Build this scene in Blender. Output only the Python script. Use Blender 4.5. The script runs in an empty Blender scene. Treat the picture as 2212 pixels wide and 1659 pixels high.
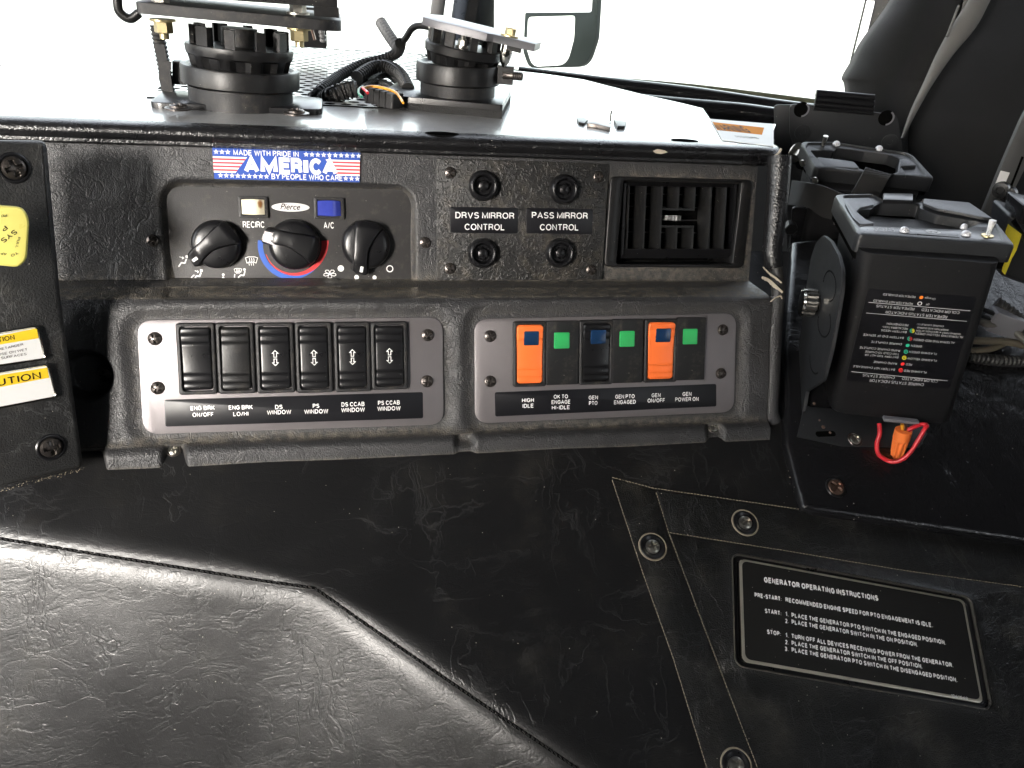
import bpy, math, random
from mathutils import Vector, Matrix
import numpy as np
random.seed(7)
S = bpy.context.scene
COL = S.collection
V3 = lambda *a: Vector(a)

# ---------------------------------------------------------------- camera
FPX = 1700.0                                     # focal length for a 2212 px wide picture
def _n(v):
    v = Vector(v); return v.normalized()
cX = _n((8064, -222, 1700))                      # dashboard direction seen by the camera
cD = Vector((-270, 3197, 1700)); cD = (cD - cX*cD.dot(cX)).normalized()
cZ = -cD; cY = cZ.cross(cX)
RW = Matrix((cX, cY, cZ))                        # camera axes (x right, y down, z ahead) to world
CAM = Vector((0.0, 0.0, 2300.0))                 # millimetres; the cab floor is 1.2 m over the ground
cam = bpy.data.cameras.new('camera'); camo = bpy.data.objects.new('camera', cam); COL.objects.link(camo)
ax = RW @ Vector((1, 0, 0)); ay = RW @ Vector((0, -1, 0)); az = RW @ Vector((0, 0, -1))
mw = Matrix((ax, ay, az)).transposed().to_4x4(); mw.translation = CAM*0.001
camo.matrix_world = mw
cam.sensor_width = 36.0; cam.lens = FPX/2212*36.0
cam.clip_start = 0.02; cam.clip_end = 3000
S.camera = camo

# ---------------------------------------------------------------- sky, sun, exposure
W = bpy.data.worlds.new('World'); S.world = W; W.use_nodes = True
wn = W.node_tree.nodes; wl = W.node_tree.links; wn.clear()
sky = wn.new('ShaderNodeTexSky'); sky.sky_type = 'NISHITA'; sky.sun_disc = False
sky.sun_elevation = math.radians(15.5); sky.sun_rotation = math.radians(211.4)
sky.air_density = 1.0; sky.dust_density = 3.0; sky.ozone_density = 1.0
hs = wn.new('ShaderNodeHueSaturation'); hs.inputs['Saturation'].default_value = 0.28
bg = wn.new('ShaderNodeBackground'); bg.inputs['Strength'].default_value = 0.15
wo = wn.new('ShaderNodeOutputWorld')
wl.new(sky.outputs[0], hs.inputs['Color']); wl.new(hs.outputs[0], bg.inputs['Color']); wl.new(bg.outputs[0], wo.inputs['Surface'])
sun = bpy.data.lights.new('sun', 'SUN'); sun.energy = 0.6; sun.angle = math.radians(12); sun.color = (1, .96, .9)
suno = bpy.data.objects.new('sun', sun); COL.objects.link(suno)
_el, _rot = math.radians(15.5), math.radians(211.4)
_sd = Vector((math.sin(_rot)*math.cos(_el), math.cos(_rot)*math.cos(_el), math.sin(_el)))   # towards the sun
suno.rotation_euler = _sd.to_track_quat('Z', 'Y').to_euler()
S.view_settings.view_transform = 'Standard'; S.view_settings.look = 'None'
S.view_settings.exposure = EXPO = 3.2; S.view_settings.gamma = 1.0
S.cycles.use_denoising = True
S.cycles.max_bounces = 8; S.cycles.diffuse_bounces = 4; S.cycles.glossy_bounces = 4; S.cycles.transparent_max_bounces = 12
S.cycles.sample_clamp_indirect = 6.0
S.cycles.caustics_reflective = False; S.cycles.caustics_refractive = False

# ---------------------------------------------------------------- picture measures -> places on real planes
def ray(p):
    return RW @ Vector(((p[0]-1106)/FPX, (p[1]-829.5)/FPX, 1.0))
def at_depth(p, d): return CAM + ray(p)*d
def hit(p, P, N):
    r = ray(p); return CAM + r*((P-CAM).dot(N)/r.dot(N))
class Frame:
    """a plane in the cab: origin (mm), X right, Y up along it, Z out of it"""
    def __init__(s, o, X, Y):
        s.o = Vector(o); s.X = Vector(X).normalized(); s.Z = s.X.cross(Vector(Y)).normalized(); s.Y = s.Z.cross(s.X)
    def px(s, p, h=0.0):
        q = hit(p, s.o + s.Z*h, s.Z) - s.o
        return Vector((q.dot(s.X), q.dot(s.Y), h))
    def loc(s, P):
        q = Vector(P) - s.o; return Vector((q.dot(s.X), q.dot(s.Y), q.dot(s.Z)))
    def w(s, p):
        return s.o + s.X*p[0] + s.Y*p[1] + s.Z*(p[2] if len(p) > 2 else 0)
    def mat(s):
        m = Matrix((s.X, s.Y, s.Z)).transposed().to_4x4(); m.translation = s.o*0.001; return m
    def at(s, o, rot=0.0):
        """a frame on the same plane with its origin at local o, turned by rot"""
        X = s.X*math.cos(rot) + s.Y*math.sin(rot); Y = -s.X*math.sin(rot) + s.Y*math.cos(rot)
        return Frame(s.w(o), X, Y)
def zz(ox, oy, s):
    return lambda x, y: ((ox + x/s)/1.8228, (oy + y/s)/1.8228)
A1 = zz(0, 0, 1.7015); A2 = zz(1100, 0, 1.7015); A3 = zz(2300, 0, 2.4578); A4 = zz(2900, 0, 1.8436); A5 = zz(600, 540, 2.0109); A6 = zz(1640, 540, 1.5151)
B1 = zz(500, 1160, 1.6265); B2 = zz(1780, 1160, 1.6265); B3 = zz(3000, 700, 2.0736); B4 = zz(3000, 1400, 2.0736); B5 = zz(0, 500, 1.106); B6 = zz(2300, 1800, 1.2771)
B7 = zz(0, 1800, .9617); B8 = zz(2800, 2100, 1.8746); G1 = zz(3650, 480, 1.6257); G2 = zz(480, 0, 2.6333); G3 = zz(1200, 150, 2.4578); G4 = zz(2950, 480, 1.2575)
G5 = zz(0, 800, 1.95); G6 = zz(3200, 700, 2.6587); G7 = zz(300, 1650, 2.212)

H1 = zz(3000, 350, 3.16); H2 = zz(1600, 0, 2.765); H3 = zz(3300, 0, 2.765)
def down_in_world(v):
    d = RW @ _n(v); d.x = 0; return d.normalized()
dL = down_in_world((54, 12970, 1700)); dU = down_in_world((-236, 7370, 1700)); dC = down_in_world((-664, 2570, -1700))
XW = V3(1, 0, 0); ZW = V3(0, 0, 1); YW = V3(0, 1, 0)
FL = Frame(at_depth((640, 800), 565), XW, -dL)           # lower switch face of the dashboard
lip = hit((900, 650), FL.o, FL.Z)
ledge_back = hit((900, 606), lip, ZW)
FU = Frame(ledge_back, XW, -dU)                          # upper face, set back behind the ledge
face_top = hit((900, 328), FU.o, FU.Z)
ZT = hit((900, 294), V3(0, face_top.y-10, 0), YW).z      # height of the dashboard top
FT = Frame(V3(0, 600, ZT), XW, YW)                       # dashboard top, X right, Y ahead, Z up
P4 = hit((900, 936), FL.o, FL.Z)
P5 = hit((900, 955), V3(0, P4.y-9, 0), YW)
P6 = hit((900, 985), V3(0, P5.y-3, 0), YW)
FC = Frame(P6, XW, -dC)                                  # sloping vinyl cover in front of the dashboard

# ---------------------------------------------------------------- mesh helpers (millimetres)
class MB:
    def __init__(s): s.v = []; s.f = []; s.m = []; s.attr = None
    def add(s, vs, fs, mat=0, M=None):
        k = len(s.v)
        s.v += [tuple(M @ Vector(v)) if M is not None else tuple(v) for v in vs]
        s.f += [tuple(i+k for i in f) for f in fs]; s.m += [mat]*len(fs); return s
    def box(s, c, d, M=None, mat=0):
        x, y, z = (q/2 for q in d); vs = [(c[0]+i*x, c[1]+j*y, c[2]+k*z) for i in (-1, 1) for j in (-1, 1) for k in (-1, 1)]
        return s.add(vs, [(0, 1, 3, 2), (4, 6, 7, 5), (0, 4, 5, 1), (2, 3, 7, 6), (0, 2, 6, 4), (1, 5, 7, 3)], mat, M)
    def loops(s, ls, cap0=True, cap1=True, mat=0, M=None, closed=True):
        n = len(ls[0]); vs = [p for l in ls for p in l]; fs = []
        for a in range(len(ls)-1):
            for i in range(n if closed else n-1):
                j = (i+1) % n; fs.append((a*n+i, a*n+j, (a+1)*n+j, (a+1)*n+i))
        if cap0: fs.append(tuple(reversed(range(n))))
        if cap1: fs.append(tuple((len(ls)-1)*n+i for i in range(n)))
        return s.add(vs, fs, mat, M)
    def prism(s, ol, z0, z1, bev=0.0, seg=2, mat=0, M=None, cap0=True):
        ls = [[(p[0], p[1], z0) for p in ol]]
        if bev > 0:
            for k in range(seg+1):
                a = k/seg*math.pi/2; o = inset(ol, bev*(1-math.cos(a)))
                ls.append([(p[0], p[1], z1-bev+bev*math.sin(a)) for p in o])
        else: ls.append([(p[0], p[1], z1) for p in ol])
        return s.loops(ls, cap0, True, mat, M)
    def ring(s, o_out, o_in, z0, z1, bev=0.0, mat=0, M=None, zin=None):
        """frame between two outlines with equal point counts"""
        ls = [[(p[0], p[1], z0) for p in o_out]]
        if bev:
            ls.append([(p[0], p[1], z1-bev) for p in o_out]); o = inset(o_out, bev*.35); ls.append([(p[0], p[1], z1-bev*.3) for p in o])
            o = inset(o_out, bev); ls.append([(p[0], p[1], z1) for p in o])
            o = inset(o_in, -bev*.6); ls.append([(p[0], p[1], z1) for p in o])
            ls.append([(p[0], p[1], z1-bev*.6) for p in o_in])
        else:
            ls.append([(p[0], p[1], z1) for p in o_out]); ls.append([(p[0], p[1], z1) for p in o_in])
        ls.append([(p[0], p[1], z0 if zin is None else zin) for p in o_in])
        return s.loops(ls, False, False, mat, M)
    def lathe(s, prof, n=24, M=None, mat=0, cap0=True, cap1=True, a0=0.0, a1=None):
        full = a1 is None; a1 = a0+2*math.pi if full else a1
        ls = [[(r*math.cos(a0+(a1-a0)*i/(n if full else n-1)), r*math.sin(a0+(a1-a0)*i/(n if full else n-1)), z) for i in range(n)] for r, z in prof]
        return s.loops(ls, cap0 and full, cap1 and full, mat, M, full)
    def tube(s, path, r, n=8, mat=0, caps=True, M=None):
        P = [Vector(p) for p in path]; ls = []; up = None
        for i, p in enumerate(P):
            t = (P[min(i+1, len(P)-1)] - P[max(i-1, 0)]).normalized()
            if up is None:
                up = t.orthogonal().normalized()
            up = (up - t*up.dot(t))
            up = up.normalized() if up.length > 1e-6 else t.orthogonal().normalized()
            b = t.cross(up); rr_ = r[i] if isinstance(r, (list, tuple)) else r
            ls.append([p + up*(rr_*math.cos(2*math.pi*k/n)) + b*(rr_*math.sin(2*math.pi*k/n)) for k in range(n)])
        return s.loops(ls, caps, caps, mat, M)
    def build(s, name, mats, parent=None, loc=None, rot=None, ang=38, kind=None, label=None):
        me = bpy.data.meshes.new(name)
        me.from_pydata([(a*.001, b*.001, c*.001) for a, b, c in s.v], [], s.f)
        mats = mats if isinstance(mats, (list, tuple)) else [mats]
        for m in mats: me.materials.append(m)
        if len(mats) > 1: me.polygons.foreach_set('material_index', s.m)
        me.shade_smooth(); me.set_sharp_from_angle(angle=math.radians(ang))
        if s.attr:
            for k, vals in s.attr.items():
                at = me.attributes.new(k, 'FLOAT', 'POINT'); at.data.foreach_set('value', vals)
        me.validate(clean_customdata=False)
        return link(name, me, parent, loc, rot, kind, label)
def link(name, me, parent=None, loc=None, rot=None, kind=None, label=None):
    o = bpy.data.objects.new(name, me); COL.objects.link(o)
    if parent is not None: o.parent = parent
    m = (rot.to_4x4() if rot is not None else Matrix.Identity(4))
    if loc is not None: m.translation = Vector(loc)*.001
    o.matrix_local = m
    if kind: o['kind'] = kind
    if label: o['label'] = label
    return o
def thing(name, label, cat, fr, group=None):
    o = bpy.data.objects.new(name, None); COL.objects.link(o); o.matrix_world = fr.mat(); o.empty_display_size = .01
    o['label'] = label; o['category'] = cat
    if group: o['group'] = group
    return o
def inset(ol, d):
    n = len(ol); A = sum(ol[i][0]*ol[(i+1) % n][1]-ol[(i+1) % n][0]*ol[i][1] for i in range(n)); sg = 1 if A > 0 else -1
    out = []
    for i in range(n):
        p, q, r_ = Vector(ol[i-1][:2]), Vector(ol[i][:2]), Vector(ol[(i+1) % n][:2])
        a = (q-p); b = (r_-q)
        if a.length < 1e-7: a = b
        if b.length < 1e-7: b = a
        a.normalize(); b.normalize()
        na = Vector((-a.y, a.x))*sg; nb = Vector((-b.y, b.x))*sg; m = na+nb
        if m.length < 1e-5: m = na.copy()
        m.normalize(); c = max(.35, m.dot(na)); out.append((q.x+m.x*d/c, q.y+m.y*d/c))
    return out
def rr(w, h, r, cx=0, cy=0, n=5):
    r = min(r, w/2-.001, h/2-.001); o = []
    for sx, sy, a0 in ((1, -1, -90), (1, 1, 0), (-1, 1, 90), (-1, -1, 180)):
        for k in range(n+1):
            a = math.radians(a0+90*k/n); o.append((cx+sx*(w/2-r)+r*math.cos(a), cy+sy*(h/2-r)+r*math.sin(a)))
    return o
def circ(r, n=24, cx=0, cy=0, a0=0): return [(cx+r*math.cos(a0+2*math.pi*i/n), cy+r*math.sin(a0+2*math.pi*i/n)) for i in range(n)]
def fillet(pts, r, n=5):
    out = []; N = len(pts); rs = r if isinstance(r, (list, tuple)) else [r]*N
    for i in range(N):
        p, q, s_ = Vector(pts[i-1][:2]), Vector(pts[i][:2]), Vector(pts[(i+1) % N][:2])
        a = (p-q); b = (s_-q); la, lb = a.length, b.length; a.normalize(); b.normalize()
        d = min(rs[i]*1.0, la*.45, lb*.45)
        if d < 1e-4: out.append(tuple(q)); continue
        s0, s1 = q+a*d, q+b*d
        for k in range(n+1):
            t = k/n; c = s0*(1-t)**2 + q*2*t*(1-t) + s1*t*t; out.append((c.x, c.y))
    return out
def T(x=0, y=0, z=0): return Matrix.Translation(V3(x, y, z))
def R(a, axis): return Matrix.Rotation(math.radians(a), 4, axis)
def basis(o, z, x=None):
    z = Vector(z).normalized(); x = Vector(x) if x is not None else z.orthogonal(); x = (x - z*x.dot(z)).normalized(); y = z.cross(x)
    m = Matrix((x, y, z)).transposed().to_4x4(); m.translation = Vector(o); return m
def smooth_path(pts, n=8):
    P = [Vector(p) for p in pts]; out = []
    for i in range(len(P)-1):
        a, b, c, d = P[max(i-1, 0)], P[i], P[i+1], P[min(i+2, len(P)-1)]
        for k in range(n):
            t = k/n; out.append(.5*((2*b)+(c-a)*t+(2*a-5*b+4*c-d)*t*t+(3*b-a-3*c+d)*t**3))
    out.append(P[-1]); return out
def resample(P, step):
    out = [P[0].copy()]; acc = 0
    for a, b in zip(P[:-1], P[1:]):
        L = (b-a).length; t = step-acc
        while t < L:
            out.append(a+(b-a)*(t/L)); t += step
        acc = (acc+L) % step
    return out

# ---------------------------------------------------------------- lettering
_fc = {}
def _arc(cx, cy, rx, ry, a0, a1, n=7): return [(cx+rx*math.cos(math.radians(a0+(a1-a0)*k/n)), cy+ry*math.sin(math.radians(a0+(a1-a0)*k/n))) for k in range(n+1)]
_LT = {
 'A': (.74, [[(0, 0), (.37, 1), (.74, 0)], [(.13, .32), (.61, .32)]]),
 'B': (.62, [[(0, .53), (0, 1)]+_arc(.36, .765, .22, .235, 90, -90)+[(0, .53)], [(0, .53), (0, 0)]+_arc(.38, .265, .24, .265, -90, 90)[0:8]]),
 'C': (.7, [_arc(.37, .5, .37, .5, 38, 322, 14)]), 'D': (.66, [[(0, 0), (0, 1)]+_arc(.28, .5, .38, .5, 90, -90, 10)+[(0, 0)]]),
 'E': (.56, [[(.56, 1), (0, 1), (0, 0), (.56, 0)], [(0, .52), (.5, .52)]]), 'F': (.52, [[(.52, 1), (0, 1), (0, 0)], [(0, .5), (.46, .5)]]),
 'G': (.72, [_arc(.37, .5, .37, .5, 38, 330, 14)+[(.72, .48), (.42, .48)]]), 'H': (.62, [[(0, 0), (0, 1)], [(.62, 0), (.62, 1)], [(0, .52), (.62, .52)]]),
 'I': (.0, [[(0, 0), (0, 1)]]), 'J': (.46, [[(.46, 1), (.46, .26)]+_arc(.23, .26, .23, .26, 0, -180)]), 'K': (.64, [[(0, 0), (0, 1)], [(.6, 1), (0, .36)], [(.2, .56), (.64, 0)]]),
 'L': (.5, [[(0, 1), (0, 0), (.5, 0)]]), 'M': (.74, [[(0, 0), (0, 1), (.37, .08), (.74, 1), (.74, 0)]]), 'N': (.62, [[(0, 0), (0, 1), (.62, 0), (.62, 1)]]),
 'O': (.78, [_arc(.39, .5, .39, .5, 0, 360, 20)]), 'P': (.58, [[(0, 0), (0, 1)]+_arc(.33, .74, .25, .26, 90, -90)+[(0, .48)]]),
 'Q': (.78, [_arc(.39, .5, .39, .5, 0, 360, 20), [(.5, .25), (.78, -.04)]]), 'R': (.62, [[(0, 0), (0, 1)]+_arc(.35, .75, .25, .25, 90, -90)+[(0, .5)], [(.36, .5), (.56, .35), (.6, 0)]]),
 'S': (.6, [_arc(.3, .745, .28, .255, 25, 200, 8)+[(.1, .58), (.5, .46)]+_arc(.3, .265, .3, .265, 20, -155, 8)]), 'T': (.62, [[(0, 1), (.62, 1)], [(.31, 1), (.31, 0)]]),
 'U': (.6, [[(0, 1), (0, .3)]+_arc(.3, .3, .3, .3, 180, 360, 9)+[(.6, 1)]]), 'V': (.7, [[(0, 1), (.35, 0), (.7, 1)]]), 'W': (1.0, [[(0, 1), (.24, 0), (.5, .95), (.76, 0), (1, 1)]]),
 'X': (.66, [[(0, 0), (.66, 1)], [(0, 1), (.66, 0)]]), 'Y': (.68, [[(0, 1), (.34, .45), (.68, 1)], [(.34, .45), (.34, 0)]]), 'Z': (.58, [[(0, 1), (.58, 1), (0, 0), (.58, 0)]]),
 '0': (.5, [_arc(.25, .5, .25, .5, 0, 360, 16)]), '1': (.22, [[(0, .76), (.22, 1), (.22, 0)]]), '2': (.5, [_arc(.25, .74, .25, .26, 170, -30, 8)+[(0, 0), (.5, 0)]]),
 '3': (.5, [_arc(.25, .75, .24, .25, 160, -80, 8)+_arc(.25, .27, .25, .27, 80, -165, 8)]), '4': (.54, [[(.4, 0), (.4, 1), (0, .3), (.54, .3)]]), '6': (.5, [_arc(.25, .3, .25, .3, 180, 540, 14), [(0, .3), (.05, .75), (.3, 1), (.46, .92)]]),
 '8': (.5, [_arc(.25, .75, .22, .25, 0, 360, 12), _arc(.25, .26, .25, .26, 0, 360, 12)]), '.': (.0, [[(0, -.04), (0, .04)]]), ':': (.0, [[(0, .0), (0, .08)], [(0, .56), (0, .64)]]), '-': (.3, [[(0, .42), (.3, .42)]]), '/': (.34, [[(0, 0), (.34, 1)]]),
 '(': (.16, [_arc(.3, .5, .3, .62, 120, 240, 6)]), ')': (.16, [_arc(-.14, .5, .3, .62, 60, -60, 6)]),
}
def glyphs(s, bold=0.0, shear=0.0, space=1.0):
    """sans capitals drawn as mitred strokes; anything else comes from the built-in face"""
    key = (s, bold, shear, space)
    if key in _fc: return _fc[key]
    if all(ch in _LT or ch == ' ' for ch in s):
        t = .13 if bold <= 0 else (.15 if bold < .01 else (.175 if bold < .03 else .27)); vs = []; fs = []; x = 0
        for ch in s:
            if ch == ' ': x += .34; continue
            w, st_ = _LT[ch]
            for kk, pl in enumerate(st_):
                P = [Vector((x+t/2+px*(1-t*.2), t/2+py*(1-t))) for px, py in pl]; cl = (P[0]-P[-1]).length < 1e-4
                if cl: P = P[:-1]
                n = len(P); k0 = len(vs)
                for i in range(n):
                    a = P[i]-P[i-1] if (i > 0 or cl) else P[1]-P[0]; b = P[(i+1) % n]-P[i] if (i < n-1 or cl) else a
                    a = a.normalized(); b = b.normalized(); na = Vector((-a.y, a.x)); nb = Vector((-b.y, b.x)); m = (na+nb)
                    m = m.normalized() if m.length > 1e-4 else na; q = t/2/max(.5, m.dot(na))
                    e0 = Vector((0, 0))
                    if not cl and i == 0: e0 = -b*0
                    vs.append((P[i].x+m.x*q+e0.x, P[i].y+m.y*q+e0.y, kk)); vs.append((P[i].x-m.x*q+e0.x, P[i].y-m.y*q+e0.y, kk))
                for i in range(n if cl else n-1):
                    j = (i+1) % n; fs.append((k0+2*i, k0+2*i+1, k0+2*j+1, k0+2*j))
            x += w*(1-t*.2)+t+.13*space
        if shear: vs = [(q[0]+q[1]*shear, q[1], q[2]) for q in vs]
        hi = 1.0; lo = 0.0
        xs = [v[0] for v in vs]; _fc[key] = (vs, fs, min(xs), max(xs), lo, hi); return _fc[key]
    c = bpy.data.curves.new('t', 'FONT'); c.body = s; c.size = 1; c.offset = bold; c.shear = shear; c.resolution_u = 3
    o = bpy.data.objects.new('t', c); COL.objects.link(o); bpy.context.view_layer.update()
    me = bpy.data.meshes.new_from_object(o)
    vs = [(v.co.x, v.co.y, 0) for v in me.vertices]; fs = [tuple(p.vertices) for p in me.polygons]
    bpy.data.objects.remove(o); bpy.data.curves.remove(c); bpy.data.meshes.remove(me)
    xs = [v[0] for v in vs]; ys = [v[1] for v in vs]
    _fc[key] = (vs, fs, min(xs), max(xs), min(ys), max(ys)); return _fc[key]
def text(mb, fr, s, p1, p2, h, z=0.0, bold=0.0, shear=0.0, mat=0, space=1.0, flip=False):
    """write s between picture points p1 and p2 (bottom corners of the line), h picture px tall, z mm over the frame's plane"""
    a, b = fr.px(p1, z), fr.px(p2, z)
    d = Vector((b-a)[:2]); wmm = d.length
    u = d.normalized(); v = Vector((-u.y, u.x))
    mid = ((p1[0]+p2[0])/2, (p1[1]+p2[1])/2)
    dd = Vector((p2[0]-p1[0], p2[1]-p1[1])).normalized()
    c0 = fr.px(mid, z); c1 = fr.px((mid[0]+dd.y*h, mid[1]-dd.x*h), z); hmm = abs(Vector((c1-c0)[:2]).dot(v))
    vs, fs, x0, x1, y0, y1 = glyphs(s, bold, shear, space)
    mb.add([(a.x+u.x*(q[0]-x0)/(x1-x0)*wmm+v.x*(q[1]-y0)/(y1-y0)*hmm, a.y+u.y*(q[0]-x0)/(x1-x0)*wmm+v.y*(q[1]-y0)/(y1-y0)*hmm, z+q[2]*.012) for q in vs], fs, mat)
def ctext(mb, s, cx, cy, w, h, z, bold=0.0, rot=0.0, mat=0, shear=0.0, M=None):
    vs, fs, x0, x1, y0, y1 = glyphs(s, bold, shear); c, sn = math.cos(rot), math.sin(rot); out = []
    for q in vs:
        x = ((q[0]-x0)/(x1-x0)-.5)*w; y = ((q[1]-y0)/(y1-y0)-.5)*h; out.append((cx+x*c-y*sn, cy+x*sn+y*c, z+q[2]*.012))
    mb.add(out, fs, mat, M)
def quad(mb, fr, ps, z, mat=0, th=0):
    p = [fr.px(q, z) for q in ps]; mb.add(p, [tuple(range(len(p)))], mat)
def star(mb, cx, cy, r, z, mat=0, rot=0):
    vs = [(cx+(r if i % 2 == 0 else r*.42)*math.cos(math.pi/2+rot+i*math.pi/5), cy+(r if i % 2 == 0 else r*.42)*math.sin(math.pi/2+rot+i*math.pi/5), z) for i in range(10)]
    mb.add(vs, [tuple(range(10))], mat)
# ---------------------------------------------------------------- materials
def nodes(name):
    m = bpy.data.materials.new(name); m.use_nodes = True; nt = m.node_tree; nt.nodes.clear()
    o = nt.nodes.new('ShaderNodeOutputMaterial'); b = nt.nodes.new('ShaderNodeBsdfPrincipled'); nt.links.new(b.outputs[0], o.inputs[0])
    return m, nt, b
def N(nt, t, **k):
    n = nt.nodes.new(t)
    for a, v in k.items():
        if a in n.inputs.keys(): n.inputs[a].default_value = v
        else: setattr(n, a, v)
    return n
def mth(nt, op, a, b=None, c=None, clamp=False):
    n = nt.nodes.new('ShaderNodeMath'); n.operation = op; n.use_clamp = clamp
    for i, q in enumerate((a, b, c)):
        if q is None: continue
        if isinstance(q, (int, float)): n.inputs[i].default_value = q
        else: nt.links.new(q, n.inputs[i])
    return n.outputs[0]
def mixc(nt, f, a, b):
    n = nt.nodes.new('ShaderNodeMix'); n.data_type = 'RGBA'
    for i, q in ((0, f), (6, a), (7, b)):
        if isinstance(q, (int, float)): n.inputs[i].default_value = q
        elif isinstance(q, tuple): n.inputs[i].default_value = (*q, 1)
        else: nt.links.new(q, n.inputs[i])
    return n.outputs[2]
def ramp(nt, x, a, b, lo=0.0, hi=1.0):
    n = nt.nodes.new('ShaderNodeMapRange'); n.interpolation_type = 'SMOOTHSTEP'
    nt.links.new(x, n.inputs[0]); n.inputs[1].default_value = a; n.inputs[2].default_value = b; n.inputs[3].default_value = lo; n.inputs[4].default_value = hi
    return n.outputs[0]
def coords(nt, scale=(1, 1, 1), rot=(0, 0, 0)):
    t = nt.nodes.new('ShaderNodeTexCoord'); m = nt.nodes.new('ShaderNodeMapping'); nt.links.new(t.outputs['Object'], m.inputs[0])
    m.inputs['Scale'].default_value = scale; m.inputs['Rotation'].default_value = rot; return m.outputs[0]
def noise(nt, vec, scale, detail=3, rough=.55, dist=0.0):
    n = N(nt, 'ShaderNodeTexNoise', Scale=scale, Detail=detail, Roughness=rough, Distortion=dist); nt.links.new(vec, n.inputs['Vector']); return n.outputs[0]
def bump(nt, b, h, strength, dist=.001, prev=None):
    n = N(nt, 'ShaderNodeBump', Strength=strength, Distance=dist); nt.links.new(h, n.inputs['Height'])
    if prev is not None: nt.links.new(prev, n.inputs['Normal'])
    nt.links.new(n.outputs[0], b.inputs['Normal']); return n.outputs[0]
def plain(name, col, rough=.45, metal=0.0, grain=0.0, gscale=900, var=.12, coat=0.0, spec=.5, dust=0.0, speck=0.0):
    m, nt, b = nodes(name); co = coords(nt)
    v = noise(nt, co, 60, 4); f = mth(nt, 'MULTIPLY_ADD', v, 2*var, 1-var)
    hsv = N(nt, 'ShaderNodeHueSaturation'); hsv.inputs['Color'].default_value = (*col, 1); nt.links.new(f, hsv.inputs['Value']); c = hsv.outputs[0]
    if dust > 0:
        dn = ramp(nt, noise(nt, co, 140, 6, .7), .5, .78, 0, dust); c = mixc(nt, dn, c, (.30, .26, .20))
    if speck > 0:
        vo = N(nt, 'ShaderNodeTexVoronoi', Scale=260.0); nt.links.new(co, vo.inputs['Vector'])
        sp = ramp(nt, vo.outputs['Distance'], .04, .1, speck, 0); gate = ramp(nt, noise(nt, co, 90, 2), .55, .62)
        c = mixc(nt, mth(nt, 'MULTIPLY', sp, gate), c, (.6, .57, .5))
    nt.links.new(c, b.inputs['Base Color'])
    rn = noise(nt, co, 35, 5, .65); nt.links.new(mth(nt, 'MULTIPLY_ADD', rn, .22, rough-.11, clamp=True), b.inputs['Roughness'])
    b.inputs['Metallic'].default_value = metal; b.inputs['Coat Weight'].default_value = coat; b.inputs['Specular IOR Level'].default_value = spec
    if grain > 0: bump(nt, b, noise(nt, co, gscale, 3, .6), grain, .0004)
    return m
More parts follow.
